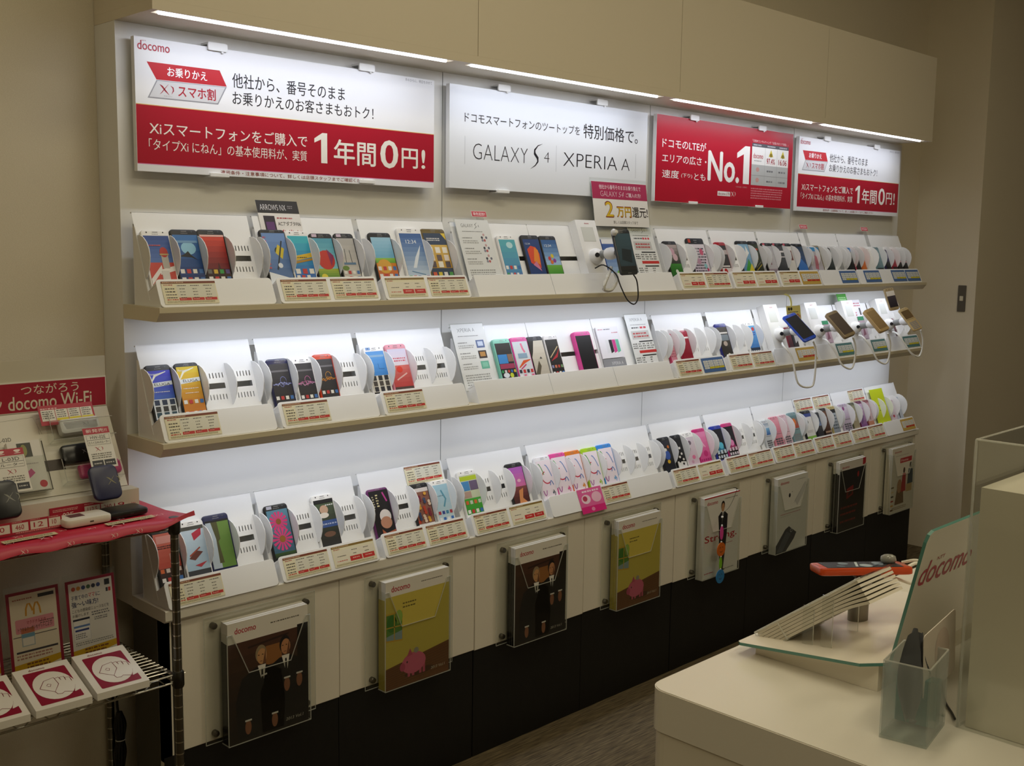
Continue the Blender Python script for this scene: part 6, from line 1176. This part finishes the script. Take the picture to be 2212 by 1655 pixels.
# cloth: folded sheet bulging in the box and poking out
mb = MB(); n, m_ = 26, 16; vs = []
for i in range(n + 1):
    v = i / n
    for j in range(m_ + 1):
        u = j / m_; wd = .030 * (.55 + .75 * math.sin(math.pi * min(v * 1.25, 1)) ** .8) if v < .75 else .030 * (.75 + .3 * (v - .75))
        x = .036 + (u - .5) * wd * 1.6 + .006 * math.sin(6 * v); y = .028 + .012 * math.sin(3.2 * math.pi * u + 2 * v) * (.35 + .65 * math.sin(math.pi * v)) ; z = .012 + v * .112 + .006 * math.sin(5 * u)
        vs.append((min(max(x, .005), bw - .005) if z < bh else x, min(max(y, .005), bd - .006), z))
fs = [(i * (m_ + 1) + j, i * (m_ + 1) + j + 1, (i + 1) * (m_ + 1) + j + 1, (i + 1) * (m_ + 1) + j) for i in range(n) for j in range(m_)]
mb.add(vs, fs, '#56585c/.9'); thing(mb.build('grey_cloth', None, FBm, 180), 'crumpled grey wiping cloth sticking out of the frosted box', 'cloth')
thing(MB().slab(rrect(.052, .004, .072, .052, .002), .0035, .06, .001, '#1d7f78/.4', Matrix.Identity(4)).build('teal_case', None, FBm), 'teal case standing inside the frosted box', 'case')
mb = MB().slab(rrect(0, 0, .088, .085, .006), 0, .0012, .0004, '#e6dbd0/.5'); a = Art(mb, None, .0012); a.ell(.05, .045, .02, .03, '#dccabe', 1)
TC = frame((.148, -1.716, .885), (.090, 0, .016), (.006, -.002, .078))
thing(mb.build('card', None, TC), 'pale pink card leaning in the frosted box', 'card')
tether('thin dark cable lying on the counter behind the frosted box', [(.33, -1.66, CZ + .0025), (.25, -1.70, CZ + .0025), (.215, -1.725, CZ + .0025), (.20, -1.735, CZ + .003)], .0016, '#2a2a28/.4', 'counter_cable')
# white box in a clear acrylic guard at the right edge
o = empty('white_casket', 'tall white box inside a clear guard at the right edge of the counter', 'box', at(.194, -1.75, CZ)); T = at(-.194, 1.75, -CZ)
MB().box((.194, -2.08, CZ + .0005), (.52, -1.75, 1.143), '#e3dccb/.35', T).build('box_body', o)
o = empty('acrylic_guard', 'clear acrylic guard standing around the white box on the counter', 'guard', at(.18, -1.742, CZ)); T = at(-.18, 1.742, -CZ)
gx, gy, gz = .184, -1.742, 1.2
MB().box((gx, -2.1, CZ + .0005), (gx + .004, gy, gz), 'clear_acrylic', T).box((gx + .004, gy - .004, CZ + .0005), (.535, gy, gz), 'clear_acrylic', T).build('guard_walls', o)
MB().tube([(gx + .002, gy - .002, CZ + .001), (gx + .002, gy - .002, gz)], .0016, 'acrylic_edge', 6, T).tube([(gx + .002, -2.1, gz), (gx + .002, gy - .002, gz), (.535, gy - .002, gz)], .0012, 'acrylic_edge', 5, T).build('polished_edges', o)

# ================================================================== accessory packs hung on a stand beyond the counter
o = empty('accessory_stand', 'thin white accessory stand at the right picture edge beyond the counter', 'stand', at(3.62, -.62, 0))
mb = MB().lathe([(.16, 0), (.16, .012), (.02, .02)], '#d8d4c8', 20).tube([(0, 0, .015), (0, 0, 1.55)], .012, '#d8d4c8/.3', 12); mb.build('pole', o)
hk = MB()
PK = [(3.478, 1.135, .07, .07, '#b79ab4', 'lilac accessory pack, topmost on the right-edge stand'), (3.468, 1.035, .08, .075, '#cf6a8c', 'pink accessory pack under the lilac one'), (3.455, .955, .09, .08, '#d8748c', 'pink and orange accessory pack on the right-edge stand'),
      (3.425, .74, .12, .15, '#76809a', 'grey blue accessory pack with red foot'), (3.47, .565, .09, .14, '#c8b4b8', 'pale accessory pack behind the clear guard'), (3.445, .435, .10, .125, '#3c3a40', 'dark accessory pack lowest on the right-edge stand')]
for x, z, w, h, c, lab in PK:
    hk.tube([(0, 0, z + h + .01), (x + w / 2 - 3.62, -.02, z + h - .004)], .002, CHROME, 6)
    mb = MB().box((0, 0, 0), (w, h, .012), c); a = Art(mb, None, .012); a.rect(.0, .0, w, h * .12, '#b8303c' if c == '#76809a' else '#e6dada', 1); a.rect(.006, h * .16, w - .006, h * .22, '#e8e4e0', 1); a.ell(w * .5, h * .6, w * .25, h * .2, '#d8c8cc' if c != '#3c3a40' else '#55535a', 1)
    thing(mb.build('accessory_pack', None, frame((x, -.645, z), FX, FZ)), lab, 'pack', 'accessory packs on the right-edge stand')
hk.build('hooks', o)
mb = MB().prism(ell(0, 0, .035, .03, 20), -.002, .002, '#d8a82a'); a = Art(mb, None, .002); a.greek(-.02, -.008, .02, .006, '#6a4a1a', 1, .9, 1); mb.lathe([(.012, .003), (.018, .01), (.01, .016)], '#8a2250', 12, at(.02, .022, 0))
thing(mb.build('round_tag', None, frame((3.405, -.66, .905), FX, FZ)), 'round yellow tag with a plum bow on the right-edge stand', 'tag')
